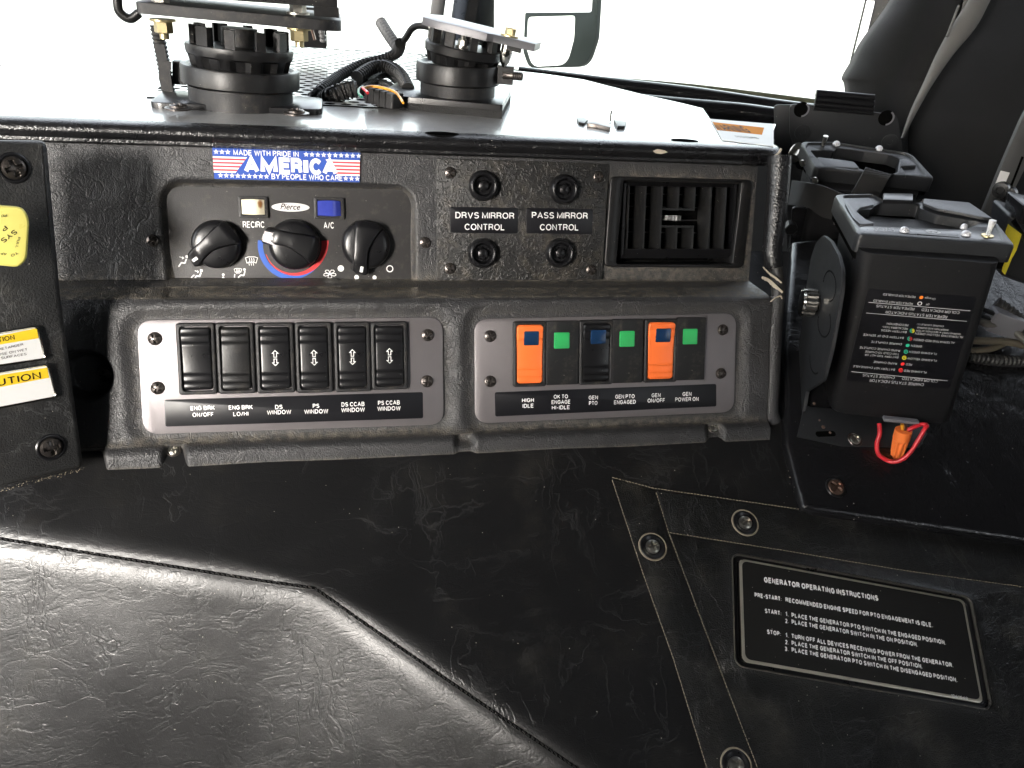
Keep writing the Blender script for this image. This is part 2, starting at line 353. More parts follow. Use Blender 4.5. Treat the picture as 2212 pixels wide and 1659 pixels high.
def vinyl(name, col, rough, grain=.5, gscale=620, crease=.6, csc=(26, 60, 26), glint_dust=.25, speck=.5, dustattr=False, wash=0.0, pits=0.0, spec=.5, soft=.35):
    """grained upholstery vinyl: pebble grain, long wandering creases, crease lines paled with painted highlights and dust, specks of dust"""
    m, nt, b = nodes(name); co = coords(nt)
    nv = N(nt, 'ShaderNodeTexNoise', Scale=40.0, Detail=3.0); nt.links.new(co, nv.inputs['Vector'])
    wob = N(nt, 'ShaderNodeVectorMath', operation='SCALE'); nt.links.new(nv.outputs['Color'], wob.inputs[0]); wob.inputs['Scale'].default_value = .012
    cw = N(nt, 'ShaderNodeVectorMath', operation='ADD'); nt.links.new(co, cw.inputs[0]); nt.links.new(wob.outputs[0], cw.inputs[1]); cw = cw.outputs[0]
    vo = N(nt, 'ShaderNodeTexVoronoi', Scale=gscale, feature='DISTANCE_TO_EDGE'); nt.links.new(cw, vo.inputs['Vector'])
    g = ramp(nt, vo.outputs['Distance'], .0, .25)
    def lines(scale, rot, w, sc):
        mp = coords(nt, scale, rot); d = N(nt, 'ShaderNodeVectorMath', operation='ADD'); nt.links.new(mp, d.inputs[0])
        ws = N(nt, 'ShaderNodeVectorMath', operation='SCALE'); nt.links.new(nv.outputs['Color'], ws.inputs[0]); ws.inputs['Scale'].default_value = .5; nt.links.new(ws.outputs[0], d.inputs[1])
        n_ = noise(nt, d.outputs[0], sc, 5, .55, .6)
        return ramp(nt, mth(nt, 'ABSOLUTE', mth(nt, 'SUBTRACT', n_, .5)), 0, w, 1, 0)
    gate = ramp(nt, noise(nt, co, 9, 3), .42, .62); gate2 = ramp(nt, noise(nt, co, 14, 3, .5, .3), .45, .6)
    l1 = mth(nt, 'MULTIPLY', lines(csc, (0, 0, .5), .022, 1.0), gate)
    l2 = mth(nt, 'MULTIPLY', lines((csc[1], csc[0]*.8, csc[2]), (0, 0, -.35), .02, 1.3), gate2)
    l3 = lines((csc[0]*3.2, csc[1]*2.2, csc[2]*3), (0, 0, 1.0), .05, 1.0)
    cr = mth(nt, 'MAXIMUM', l1, l2)
    hsv = N(nt, 'ShaderNodeHueSaturation'); hsv.inputs['Color'].default_value = (*col, 1)
    nt.links.new(mth(nt, 'MULTIPLY_ADD', noise(nt, co, 22, 5, .6), .5, .75), hsv.inputs['Value']); c = hsv.outputs[0]
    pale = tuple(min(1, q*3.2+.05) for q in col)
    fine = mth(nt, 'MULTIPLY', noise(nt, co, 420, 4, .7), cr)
    c = mixc(nt, mth(nt, 'MULTIPLY', fine, glint_dust*1.6, clamp=True), c, pale)  # lighter colour on creases paints their highlights in, along with dust
    if wash > 0: c = mixc(nt, ramp(nt, noise(nt, co, 17, 6, .7), .5, .75, 0, wash), c, (.13, .12, .10))
    if speck > 0:
        v2 = N(nt, 'ShaderNodeTexVoronoi', Scale=190.0); nt.links.new(co, v2.inputs['Vector'])
        sp = ramp(nt, v2.outputs['Distance'], .035, .075, speck, 0); g3 = ramp(nt, noise(nt, co, 60, 2), .56, .6)
        c = mixc(nt, mth(nt, 'MULTIPLY', sp, g3), c, (.62, .58, .5))
    rg = mth(nt, 'MULTIPLY_ADD', noise(nt, co, 16, 5, .6), .22, rough-.11)
    if dustattr:
        at = N(nt, 'ShaderNodeAttribute', attribute_name='dust')
        dn = mth(nt, 'MULTIPLY', at.outputs['Fac'], ramp(nt, noise(nt, co, 160, 6, .75), .35, .7), clamp=True)
        c = mixc(nt, dn, c, (.16, .14, .11)); rg = mth(nt, 'MULTIPLY_ADD', dn, .4, rg, clamp=True)
    nt.links.new(c, b.inputs['Base Color']); nt.links.new(rg, b.inputs['Roughness']); b.inputs['Specular IOR Level'].default_value = spec
    h = mth(nt, 'MULTIPLY', g, grain)
    h = mth(nt, 'SUBTRACT', h, mth(nt, 'MULTIPLY', cr, crease)); h = mth(nt, 'SUBTRACT', h, mth(nt, 'MULTIPLY', l3, crease*.4))
    nb = bump(nt, b, noise(nt, co, 48, 3, .5), soft, .0025)
    bump(nt, b, h, .55, .0005, nb)
    return m
M_ = {}
M_['dash'] = vinyl('charcoal_vinyl', (.026, .026, .0275), .46, grain=.4, gscale=620, crease=1.5, csc=(26, 60, 30), glint_dust=.12, speck=.35, dustattr=True)
M_['top'] = vinyl('dash_top_vinyl', (.26, .26, .26), .42, grain=.4, gscale=480, crease=.4, glint_dust=.1, speck=.3, spec=1.0)
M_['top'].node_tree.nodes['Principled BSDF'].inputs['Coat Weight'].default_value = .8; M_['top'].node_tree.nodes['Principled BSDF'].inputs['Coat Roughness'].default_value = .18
M_['roll'] = vinyl('rolled_edge_vinyl', (.009, .009, .01), .28, grain=.35, gscale=480, crease=.3, glint_dust=0.0, speck=.4)
M_['cover'] = vinyl('black_vinyl', (.009, .009, .0095), .34, grain=.10, gscale=760, crease=.4, csc=(10, 30, 12), glint_dust=.22, speck=.8, wash=.1, soft=.06)
M_['flap'] = vinyl('black_vinyl_panel', (.007, .007, .007), .38, grain=.5, gscale=640, crease=.8, csc=(14, 48, 12), glint_dust=.16, speck=.7, wash=.2, spec=.4)
M_['tray'] = vinyl('glossy_black_vinyl', (.008, .008, .009), .2, grain=.2, gscale=500, crease=.4, csc=(10, 30, 10), glint_dust=.06, speck=.9)
M_['side'] = vinyl('side_panel_vinyl', (.02, .02, .02), .45, grain=.4, gscale=520, crease=.5, csc=(14, 34, 12), glint_dust=.4, speck=.6, wash=.3)
M_['black'] = plain('black_plastic', (.007, .007, .0075), .38, grain=.25, spec=.35, dust=.05, speck=.5)
M_['matte'] = plain('matte_black_plastic', (.012, .012, .013), .5, spec=.35, grain=.45, dust=.12, speck=.4)
M_['gloss'] = plain('satin_black_plastic', (.007, .007, .008), .3, spec=.4, grain=.1, gscale=600, speck=.3)
M_['rubber'] = plain('black_rubber', (.018, .018, .018), .55, grain=.3, dust=.2)
M_['void'] = plain('dark_interior', (.003, .003, .003), .9, spec=0.0)
M_['hvac'] = plain('climate_panel_plastic', (.025, .0235, .0235), .54, grain=.35, gscale=1800, dust=.12, speck=.6)
M_['ctrl'] = None
M_['grey'] = plain('grey_metallic_paint', (.19, .175, .18), .36, metal=.55, grain=.35, gscale=2600, var=.08)
M_['label'] = plain('black_label', (.008, .008, .010), .36, spec=.3, grain=.03, gscale=200, var=.2)
M_['white'] = plain('white_print', (.75, .75, .74), .5, var=.05)
M_['dimwhite'] = plain('grey_print', (.42, .42, .42), .5, var=.1)
M_['orange'] = plain('orange_plastic', (.88, .17, .035), .36, grain=.1, var=.06, dust=.06)
M_['green'] = plain('green_lens', (.03, .36, .10), .25, grain=.5, gscale=1500, var=.15)
M_['navy'] = plain('navy_lens', (.008, .028, .075), .18, grain=.2, gscale=1200, var=.25)
M_['blue'] = plain('blue_print', (.03, .10, .42), .4, var=.05)
M_['flagblue'] = plain('flag_blue', (.025, .07, .33), .6, spec=.2, var=.1)
M_['red'] = plain('red_print', (.5, .025, .03), .4, var=.05)
M_['stripered'] = plain('stripe_red', (.58, .05, .07), .6, spec=.2, var=.08)
M_['steel'] = plain('zinc_steel', (.55, .53, .48), .3, metal=1.0, grain=.2, gscale=400, var=.25)
M_['darksteel'] = plain('black_oxide_steel', (.09, .08, .075), .34, metal=.85, grain=.2, gscale=500, dust=.35)
M_['brass'] = plain('yellow_zinc', (.5, .42, .24), .35, metal=.9, var=.25)
M_['copper'] = plain('worn_copper', (.20, .13, .10), .35, metal=.85, var=.3)
M_['chrome'] = plain('chrome', (.62, .60, .55), .14, metal=1.0, var=.1)
M_['yellow'] = plain('yellow_plastic', (.86, .78, .20), .3, var=.05)
M_['cautionyel'] = plain('caution_yellow', (.78, .54, .02), .4, var=.05)
M_['warnorange'] = plain('warning_orange', (.60, .22, .025), .8, spec=.05, var=.08)
M_['paper'] = plain('white_sticker', (.70, .70, .69), .6, spec=.2, var=.05)
M_['inkdark'] = plain('dark_ink', (.03, .015, .012), .7, spec=.1)
M_['dustline'] = plain('dried_dust', (.22, .19, .14), .9, var=.35)
M_['tan'] = plain('torn_backing', (.46, .40, .32), .9, grain=.6, gscale=500, var=.25)
M_['webbing'] = None
M_['redwire'] = plain('red_wire', (.55, .02, .03), .35, var=.08)
M_['nut'] = plain('orange_wire_nut', (.85, .20, .045), .35, var=.08)
M_['greywire'] = plain('grey_wire', (.09, .085, .075), .5)
M_['beigewire'] = plain('beige_wire', (.10, .085, .06), .55)
M_['yelwire'] = plain('amber_wire', (.62, .27, .02), .4)
M_['greenwire'] = plain('green_wire', (.02, .2, .12), .4)
M_['greyplastic'] = plain('grey_connector', (.15, .15, .165), .45)
M_['pad'] = plain('black_padding', (.008, .008, .008), .8, grain=.9, gscale=1500, spec=.25)
M_['pad'].node_tree.nodes['Principled BSDF'].inputs['Sheen Weight'].default_value = .12
M_['padgrey'] = plain('grey_fabric', (.16, .155, .145), .85, grain=.8, gscale=1400, spec=.2)
M_['cab'] = plain('cab_trim', (.03, .03, .03), .8, spec=.2)
M_['headliner'] = plain('cab_headliner', (.02, .02, .02), .95, spec=.1)
M_['lens'] = plain('clear_lens', (.55, .55, .58), .12, coat=.6)
M_['bracket'] = plain('powder_coated_steel', (.016, .017, .019), .5, spec=.35, grain=.4, gscale=1600, speck=.5)
M_['charger'] = plain('charger_plastic', (.010, .010, .0112), .48, spec=.3, grain=.8, gscale=1900, speck=.3)
M_['lidp'] = plain('charger_lid_plastic', (.017, .018, .02), .36, grain=.6, gscale=1700, speck=.5)
M_['concrete'] = plain('pale_concrete', (.55, .54, .50), .9, grain=.5, gscale=30)
M_['cream'] = None
# recirculation button: cream plastic with a scorched brown spot at its right
m, nt, b = nodes('cream_button'); co = coords(nt)
sx = N(nt, 'ShaderNodeSeparateXYZ'); nt.links.new(co, sx.inputs[0])
d2 = mth(nt, 'ADD', mth(nt, 'POWER', mth(nt, 'MULTIPLY', mth(nt, 'SUBTRACT', sx.outputs[0], .0052), 620), 2), mth(nt, 'POWER', mth(nt, 'MULTIPLY', mth(nt, 'SUBTRACT', sx.outputs[1], .0022), 380), 2))
nt.links.new(mixc(nt, ramp(nt, mth(nt, 'ADD', d2, noise(nt, co, 500, 3)), .6, 2.6, 1, 0), (.72, .66, .50), (.28, .12, .03)), b.inputs['Base Color']); b.inputs['Roughness'].default_value = .4
M_['cream'] = m
# mirror control plate: crinkled black finish
m, nt, b = nodes('crinkle_finish'); co = coords(nt)
n1 = noise(nt, co, 330, 3, .5, 1.2); h1 = ramp(nt, n1, .45, .7)
c = mixc(nt, ramp(nt, noise(nt, co, 60, 5, .7), .45, .75, 0, .35), (.013, .013, .013), (.12, .10, .075))
nt.links.new(c, b.inputs['Base Color']); b.inputs['Roughness'].default_value = .38; bump(nt, b, h1, .6, .0006); M_['ctrl'] = m
# ribbed webbing
m, nt, b = nodes('webbing'); co = coords(nt)
wv = N(nt, 'ShaderNodeTexWave', Scale=330.0, Distortion=.6, Detail=1.0); wv.bands_direction = 'Y'; nt.links.new(co, wv.inputs['Vector'])
b.inputs['Base Color'].default_value = (.024, .024, .024, 1); b.inputs['Roughness'].default_value = .6; bump(nt, b, wv.outputs['Fac'], .8, .0006); M_['webbing'] = m
# panes
m = bpy.data.materials.new('window_glass'); m.use_nodes = True; nt = m.node_tree; nt.nodes.clear()
o_ = nt.nodes.new('ShaderNodeOutputMaterial'); mx = nt.nodes.new('ShaderNodeMixShader'); tr = nt.nodes.new('ShaderNodeBsdfTransparent'); gl = nt.nodes.new('ShaderNodeBsdfGlossy')
tr.inputs[0].default_value = (.93, .96, .94, 1); gl.inputs['Roughness'].default_value = .02; fz = nt.nodes.new('ShaderNodeFresnel'); fz.inputs[0].default_value = 1.3
nt.links.new(fz.outputs[0], mx.inputs[0]); nt.links.new(tr.outputs[0], mx.inputs[1]); nt.links.new(gl.outputs[0], mx.inputs[2]); nt.links.new(mx.outputs[0], o_.inputs[0]); M_['glass'] = m
m, nt, b = nodes('tinted_rim'); b.inputs['Base Color'].default_value = (.012, .016, .016, 1); b.inputs['Roughness'].default_value = .45; b.inputs['Specular IOR Level'].default_value = .2; M_['rim'] = m
m, nt, b = nodes('mirror_glass'); b.inputs['Base Color'].default_value = (.95, .95, .95, 1); b.inputs['Metallic'].default_value = 1; b.inputs['Roughness'].default_value = .02; M_['mirror'] = m
# ---------------------------------------------------------------- the truck yard outside and the cab shell
def structure(name, mb, mats, **k):
    return mb.build(name, mats, None, kind='structure', **k)
mb = MB(); mb.add([(-400000, -400000, 0), (400000, -400000, 0), (400000, 400000, 0), (-400000, 400000, 0)], [(0, 1, 2, 3)]); structure('ground', mb, M_['concrete'])
def slab(name, x0, x1, y0, y1, z0, z1, mat):
    mb = MB(); mb.box(((x0+x1)/2, (y0+y1)/2, (z0+z1)/2), (x1-x0, y1-y0, z1-z0)); return structure(name, mb, mat)
slab('cab_floor', -1100, 1250, -1300, 1300, 1160, 1200, M_['cab'])
slab('cab_roof', -1100, 1250, -1300, 1000, 2900, 2960, M_['headliner'])
def wall_with_windows(name, along, fixed, a0, a1, z0, z1, holes, t=40):
    """wall panels round rectangular window openings; holes = (a0, a1, z0, z1) sorted along the wall"""
    mb = MB(); cur = a0
    def seg(p, q, r_, s_):
        if q-p < 1 or s_-r_ < 1: return
        c = ((p+q)/2, (r_+s_)/2); d = (q-p, s_-r_)
        if along == 'y': mb.box((fixed, c[0], c[1]), (t, d[0], d[1]))
        else: mb.box((c[0], fixed, c[1]), (d[0], t, d[1]))
    for h in holes:
        seg(cur, h[0], z0, z1); seg(h[0], h[1], z0, h[2]); seg(h[0], h[1], h[3], z1); cur = h[1]
    seg(cur, a1, z0, z1); return structure(name, mb, M_['cab'])
LWIN_SUNCUT = [(-1240, -620, 2130, 2780), (-130, 800, 2120, 2780)]  # unseen side openings, shaped so their edges limit where the sun reaches
RWIN = [(-1150, -620, 2150, 2760), (650, 900, 2150, 2780)]  # unseen openings, kept small to hold window sheen off the tray
wall_with_windows('cab_wall_driver_side', 'y', -1080, -1300, 1300, 1200, 2900, LWIN_SUNCUT)
wall_with_windows('cab_wall_passenger_side', 'y', 1230, -1300, 1000, 1200, 2900, RWIN)
wall_with_windows('cab_wall_rear', 'x', -1280, -1060, 1210, 1200, 2900, [])
slab('cab_wall_front', -1060, 1210, 1290, 1330, 1200, 2120, M_['cab'])

# ---------------------------------------------------------------- dashboard
def sdrr(x, y, cx, cy, w, h, r):
    qx, qy = abs(x-cx)-(w/2-r), abs(y-cy)-(h/2-r)
    return math.hypot(max(qx, 0), max(qy, 0)) + min(max(qx, qy), 0) - r
def sst(a, b, x):
    t = min(1, max(0, (x-a)/(b-a))); return t*t*(3-2*t)
def rect_from_px(fr, l, r_, t, b, h=0):
    """l, r_, t, b picture points on the four sides"""
    x0, x1, y1, y0 = fr.px(l, h).x, fr.px(r_, h).x, fr.px(t, h).y, fr.px(b, h).y
    return ((x0+x1)/2, (y0+y1)/2, x1-x0, y1-y0)
# recess of the climate panel and the pockets of the switch plates
HV = rect_from_px(FU, (362, 500), (889, 500), (620, 403), (620, 640))
PL = rect_from_px(FL, (288, 815), (967, 815), (640, 681), (640, 938))
PR = rect_from_px(FL, (1018, 800), (1600, 790), (1310, 673), (1310, 918))
VE = rect_from_px(FU, (1325, 480), (1605, 480), (1465, 395), (1465, 570))
NOTCH = FL.px((186, 812))
def round_profile(pts, radii, step=1.3):
    P = []
    for i, p in enumerate(pts):
        q = Vector((p[0], p[1]))
        if 0 < i < len(pts)-1 and radii[i] > 0:
            a = (Vector(pts[i-1])-q); b = (Vector(pts[i+1])-q); d = min(radii[i], a.length*.48, b.length*.48); a.normalize(); b.normalize()
            for k in range(9):
                t = k/8; P.append((q+a*d)*(1-t)**2 + q*2*t*(1-t) + (q+b*d)*t*t)
        else: P.append(q)
    return resample(P, step)
top0 = hit((900, 300), FU.o, FU.Z)
prof = round_profile([(top0.y, top0.z), (FU.o.y, FU.o.z), (lip.y, lip.z+1.5), (P4.y, P4.z), (P5.y, P5.z), (P6.y, P6.z), (P6.y, P6.z-14)], [0, 3, 8, 4, 6, 1, 0])
XA, XB = -268.0, hit((1664, 700), FL.o, FL.Z).x
NX = int((XB-XA)/1.3); vs = []; dust = []
flange_x0 = hit((214, 990), P5, YW).x
dimples = [hit(p, V3(0, (P4.y+P5.y)/2+1, 0), YW).x for p in ((378, 975), (1003, 946), (1541, 922))]
sil = FU.o.z
for i, q in enumerate(prof):
    zone = 0 if q.y > FU.o.z+.6 else (1 if q.x > lip.y+3 else (2 if q.y > P4.z-.5 else 3))
    for j in range(NX+1):
        X = XA+(XB-XA)*j/NX; P = V3(X, q.x, q.y); du = 0.0
        if zone == 0:
            l = FU.loc(P); s = sdrr(l.x, l.y, HV[0], HV[1], HV[2], HV[3], 13); h = -6.5*(1-sst(-1, 4.5, s))
            du += .5*math.exp(-abs(s-1)/2.2)*(l.y < 70)
            s2 = sdrr(l.x, l.y, *VE, 5); h -= 45*(1-sst(-1, 1, s2)); du += .8*math.exp(-abs(s2-5)/3)
            h += .55*math.sin(X*.021+1)*math.sin(l.y*.05+.4) - 1.5*sst(14, 0, l.y)*0
            du += .75*math.exp(-l.y/5)
            P = P + FU.Z*h
        elif zone == 1:
            l = FU.loc(P); s = sdrr(X, -5, HV[0], HV[1], HV[2], HV[3], 13)
            P = P + YW*(6.5*(1-sst(-1, 4.5, s)))*sst(lip.y+8, FU.o.y, q.x); du += .08+.6*sst(lip.y+18, FU.o.y, q.x)
        elif zone == 2:
            l = FL.loc(P); s = min(sdrr(l.x, l.y, *PL, 13), sdrr(l.x, l.y, *PR, 12)); h = -3.4*(1-sst(-2, 9, s))
            dn = math.hypot(l.x-NOTCH.x, l.y-NOTCH.y); h -= 15*(1-sst(13, 18, dn))
            du += .22*math.exp(-abs(s)/3) + .6*sst(P4.z+6, P4.z, q.y)
            h += .8*math.sin(X*.03)*math.sin(l.y*.08)*sst(2, 12, s)
            P = P + FL.Z*h
        else:
            a = sst(flange_x0-2, flange_x0+5, X)
            low = sst(P6.z+9, P6.z+3, q.y)
            for dx, am, lo_ in zip(dimples, (.95, .75, .8), (.75, .15, .3)): a *= 1-am*(1-(1-lo_)*low)*(1-sst(3.5, 9.5, abs(X-dx)))
            yf = P4.y + (P4.y-q.x)*.12
            P = V3(X, yf*(1-a)+P.y*a, P.z - 1.5*(1-a)); du += .7*sst(P4.y-5, P4.y, q.x) + .5*(1-a) + .7*sst(P6.z+3, P6.z-1, q.y)
        vs.append(P); dust.append(min(1, max(0, du)))
n = NX+1
fs = [(a*n+j, (a+1)*n+j, (a+1)*n+j+1, a*n+j+1) for a in range(len(prof)-1) for j in range(NX)]
DASH = thing('dashboard', 'charcoal grey grained vinyl dashboard with stepped front face and glossy black top', 'dashboard', Frame(V3(0, 600, 2000), XW, YW))
dinv = V3(0, 600, 2000)
def dpart(mb, name, mats, **k):
    mb.v = [tuple(Vector(v)-dinv) for v in mb.v]; return mb.build(name, mats, DASH, **k)
mb = MB(); mb.add(vs, fs); mb.attr = {'dust': dust}; dpart(mb, 'fascia', M_['dash'], ang=70)
# flat top sheet and the rolled edge that runs along the front and round the right corner
yE = face_top.y
flat = [FT.px(p) for p in ((1676, 268), (1600, 262), (1534, 257), (1518, 234), (1474, 223), (1384, 203), (1304, 183), (1262, 172), (1180, 160), (1090, 150))]
xr = flat[0].x+2
outl = [(-300, yE-1-600), (XB+4, yE-1-600), (XB+13, yE+14-600), (flat[0].x, flat[0].y)] + [(p.x, p.y) for p in flat[1:]] + [(120, 600), (-300, 600)]
mb = MB(); ls = [(p[0], p[1]+600, ZT-2.5) for p in outl]; lt = [(p[0], p[1]+600, ZT) for p in outl]
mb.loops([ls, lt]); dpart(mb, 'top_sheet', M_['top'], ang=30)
zb = face_top.z-1
rollp = [(9, 1-2.0), (2, zb-ZT), (-3.5, zb-ZT-.2), (-5.5, zb-ZT+1.6), (-5.2, zb-ZT+3.6), (-6.5, zb-ZT+5.0), (-8.3, zb-ZT+7.5), (-8.6, -5.0), (-7.2, -2.3), (-4.6, -.6), (-1.0, .15), (6, .3)]
path = [(V3(-300, yE, 0), V3(0, -1, 0))]
xc = XB+1; rc = 13
for k in range(60): path.append((V3(-300+(xc+300)*(k+1)/60, yE, 0), V3(0, -1, 0)))
for k in range(1, 13):
    a = k/12*math.pi/2; d = V3(math.sin(a), -math.cos(a), 0); path.append((V3(xc, yE+rc, 0)+d*rc, d))
for k in range(1, 9): path.append((V3(xc+rc, yE+rc+k*9, 0), V3(1, 0, 0)))
mb = MB(); mb.loops([[p + V3(d.x*-r_[0], d.y*-r_[0], ZT+r_[1]) for r_ in rollp] for p, d in path], False, False, closed=False)
dpart(mb, 'rolled_edge', M_['roll'], ang=50)
# rubbed chip on the rolled edge
cp = [(1410, 326), (1420, 322), (1436, 325), (1443, 329), (1428, 333), (1416, 331)]
mb = MB(); mb.add([hit(p, V3(0, yE-9.2, 0), YW) for p in cp], [tuple(range(6))]); dpart(mb, 'worn_chip', M_['tan'])
mb = MB(); mb.tube(smooth_path([hit(p, V3(0, yE-10.5, 0), YW) for p in ((1674, 337), (1682, 331), (1688, 321))], 5), 1.0, 6); dpart(mb, 'torn_edge', M_['tan'])
# rolled corner trim at the right end, torn half way up
def trim(pts, rad, name, mat=M_['dash']):
    P = smooth_path([FL.w(FL.px(p, -5)) for p in pts], 8); n_ = len(P)
    rs = [rad[0]+(rad[1]-rad[0])*i/(n_-1) for i in range(n_)]
    mb = MB(); mb.tube(P, rs, 14); return dpart(mb, name, mat, ang=60)
trim([(1684, 338), (1680, 420), (1672, 500), (1668, 548), (1672, 578)], (9.5, 6.8), 'corner_trim', M_['roll'])
trim([(1677, 640), (1671, 720), (1668, 800), (1664, 885), (1670, 912)], (6.4, 6.8), 'corner_trim', M_['dash'])
trim([(1674, 560), (1680, 610), (1680, 650)], (5.2, 5.2), 'trim_core', M_['rubber'])
def torn(pts, w):
    mb = MB(); P = smooth_path([FL.w(FL.px(p, 5)) for p in pts], 6); ls = []
    for i, p in enumerate(P):
        ww = w*(.45+.55*math.sin(math.pi*(i+.6)/(len(P)+.4)))*random.uniform(.8, 1.2)
        ls.append([p, p+V3(ww*.2, 1.5, -ww), p+V3(ww*.2+.2, 2.6, -ww), p+V3(0, 1.2, .2)])
    mb.loops(ls, True, True); return dpart(mb, 'torn_edge', M_['tan'])
torn([(1650, 577), (1664, 590), (1678, 600), (1690, 610)], 2.4)
torn([(1648, 598), (1662, 603), (1676, 615), (1692, 630)], 4.0)
torn([(1666, 652), (1676, 644), (1688, 639), (1690, 646)], 1.6)
# holes in the top
for p, w_ in (((955, 288), 13), ((1479, 303), 12)):
    mb = MB(); c = FT.w(FT.px(p, .45)); mb.prism([(c.x+w_*math.cos(a*.4), c.y+6.5*math.sin(a*.4)) for a in range(16)], c.z-.1, c.z); dpart(mb, 'drain_hole', M_['void'])
# perforated defroster grille
gx0, gx1, gy0, gy1 = -150., 120., FT.px((640, 226)).y+600, FT.px((750, 108)).y+600
mb = MB(); dx, dy = 13.6, 13.6; ny = int((gy1-gy0)/dy); nx = int((gx1-gx0)/dx)
for r_ in range(ny):
    for c_ in range(nx):
        x = gx0+(c_+.5*(r_ % 2))*dx; y = gy0+r_*dy
        o = [(x, y), (x+dx/2, y), (x+dx, y), (x+dx, y+dy/2), (x+dx, y+dy), (x+dx/2, y+dy), (x, y+dy), (x, y+dy/2)]
        i_ = [(x+dx/2+5.1*math.cos(a), y+dy/2+5.2*math.sin(a)) for a in [math.radians(-135+45*k) for k in range(8)]]
        mb.loops([[(p[0], p[1], ZT+1.0) for p in o], [(p[0], p[1], ZT+1.0) for p in i_], [(p[0], p[1], ZT+.7) for p in i_]], False, False)
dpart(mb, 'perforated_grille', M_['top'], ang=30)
mb = MB(); mb.box(((gx0+gx1)/2, (gy0+gy1)/2, ZT+.4), (gx1-gx0, gy1-gy0, .7)); dpart(mb, 'grille_void', M_['void'])
# cable opening
mb = MB(); mb.add([FT.w(FT.px(p, .5)) for p in ((655, 219), (690, 216), (770, 218), (860, 224), (850, 234), (790, 233), (700, 226), (660, 222))], [tuple(range(8))]); dpart(mb, 'cable_opening', M_['void'])

# screws: pan head with a cross recess
def screw_mesh(name, r_, hgt, mat, cup=0.0, cupmat=None, flat=False):
    mb = MB(); nr, na = 13, 36; vs = [(0, 0, hgt)]
    for i in range(1, nr+1):
        q = r_*i/nr; z = hgt*(1-.55*(i/nr)**2 if i < nr else .12)
        for k in range(na):
            a = 2*math.pi*k/na; x, y = q*math.cos(a), q*math.sin(a); zz_ = z
            w_ = r_*.19*(1.15-.5*q/r_)
            if q < r_*.72 and (abs(x) < w_ or abs(y) < w_): zz_ = z-hgt*.62
            vs.append((x, y, zz_))
    vs[0] = (0, 0, hgt*.35)
    fs = [(0, 1+k, 1+(k+1) % na) for k in range(na)]
    for i in range(nr-1):
        for k in range(na): fs.append((1+i*na+k, 1+(i+1)*na+k, 1+(i+1)*na+(k+1) % na, 1+i*na+(k+1) % na))
    mb.add(vs, fs, 0); mb.lathe([(r_, hgt*.12), (r_, -1)], na, cap0=False, cap1=False)
    mats = [mat]
    if cup:
        mb.lathe([(cup, -.5), (cup, .25), (cup*.93, .8), (cup*.85, .9), (cup*.76, .5), (r_*1.04, -.5)], 32, mat=1, cap0=False, cap1=False); mats.append(cupmat or mat)
    o = mb.build(name, mats, ang=32); me = o.data; bpy.data.objects.remove(o); return me
SM = {'steel': screw_mesh('screw', 4.6, 2.0, M_['steel'], 6.4, M_['darksteel']),
      'black': screw_mesh('screw', 4.3, 2.2, M_['darksteel']),
      'big': screw_mesh('screw', 6.6, 3.0, M_['darksteel'], 9.0, M_['gloss']),
      'cup': screw_mesh('screw', 5.2, 2.6, M_['steel'], 9.6, M_['gloss']),
      'copper': screw_mesh('screw', 6.6, 2.4, M_['copper'], 8.6, M_['gloss'])}
def screw(kind, parent, loc, rotz=0, rot=None, name='screw', label=None, s=1.0):
    m = Matrix.Rotation(rotz, 4, 'Z'); m = (rot.to_4x4() @ m) if rot is not None else m
    o = link(name, SM[kind], parent, loc, m @ Matrix.Scale(s, 4), None, label); return o
fz = Matrix.Rotation(math.radians(38), 4, 'X')
for k, (p, dx) in enumerate(zip(((375, 972), (1541, 923)), (dimples[0], dimples[2]))):
    c = hit(p, V3(0, P4.y-1, 0), YW); screw('steel', DASH, c-dinv, .4+k, fz, s=.82)
mb = MB(); c = hit((1003, 946), V3(0, P4.y-.6, 0), YW)-dinv; mb.lathe([(2.6, 0), (2.4, .1)], 16, basis(c, (0, -.6, .8))); mb.build('screw_hole', M_['void'], DASH)
screw('big', DASH, FL.w(FL.px((228, 808), -14))-dinv, .3, Matrix.Rotation(math.radians(80), 4, 'X'), s=.7)
for p in ((330, 520), (918, 524)):
    c = FU.w(FU.px(p, .8))-dinv; m = Matrix((FU.X, FU.Y, FU.Z)).transposed(); screw('black', DASH, c, .5, m)

# ---------------------------------------------------------------- sloping engine cover
SM_ = [FC.px(p) for p in ((0, 1160), (680, 1270), (1250, 1659))]
SM_[0] = SM_[1]+(SM_[0]-SM_[1])*1.8; SM_[2] = SM_[1]+(SM_[2]-SM_[1])*1.8
def side_of(x, y, a, b):
    d = b-a; return (d.x*(y-a.y)-d.y*(x-a.x))/math.hypot(d.x, d.y)
FOLD_A, FOLD_B, FOLD_R = .84, .84, 15.0
def softp(d, r_):
    if d > r_: return d
    if d < -r_: return 0.0
    return (d+r_)**2/(4*r_)
def cover_h(x, y):
    dA = -side_of(x, y, SM_[0], SM_[1]); dB = -side_of(x, y, SM_[1], SM_[2])
    k = 5.0; hA, hB = FOLD_A*softp(dA, FOLD_R), FOLD_B*softp(dB, FOLD_R)
    m_ = -k*math.log(math.exp(-min(hA, 400)/k)+math.exp(-min(hB, 400)/k)) + k*math.log(2)*math.exp(-(hA+hB)/4)
    # a narrow sewn groove along the fold
    s_ = min(abs(dA) if dB > -1 else 99, abs(dB) if dA > -1 else 99)
    h = -max(0, m_) + 0.35*math.sin(x*.045+y*.02)*math.sin(y*.06-x*.013)
    h -= .9*math.exp(-(s_/1.3)**2)
    return h
x0, x1, y0, y1, st = -400., 720., -340., 200., 2.4
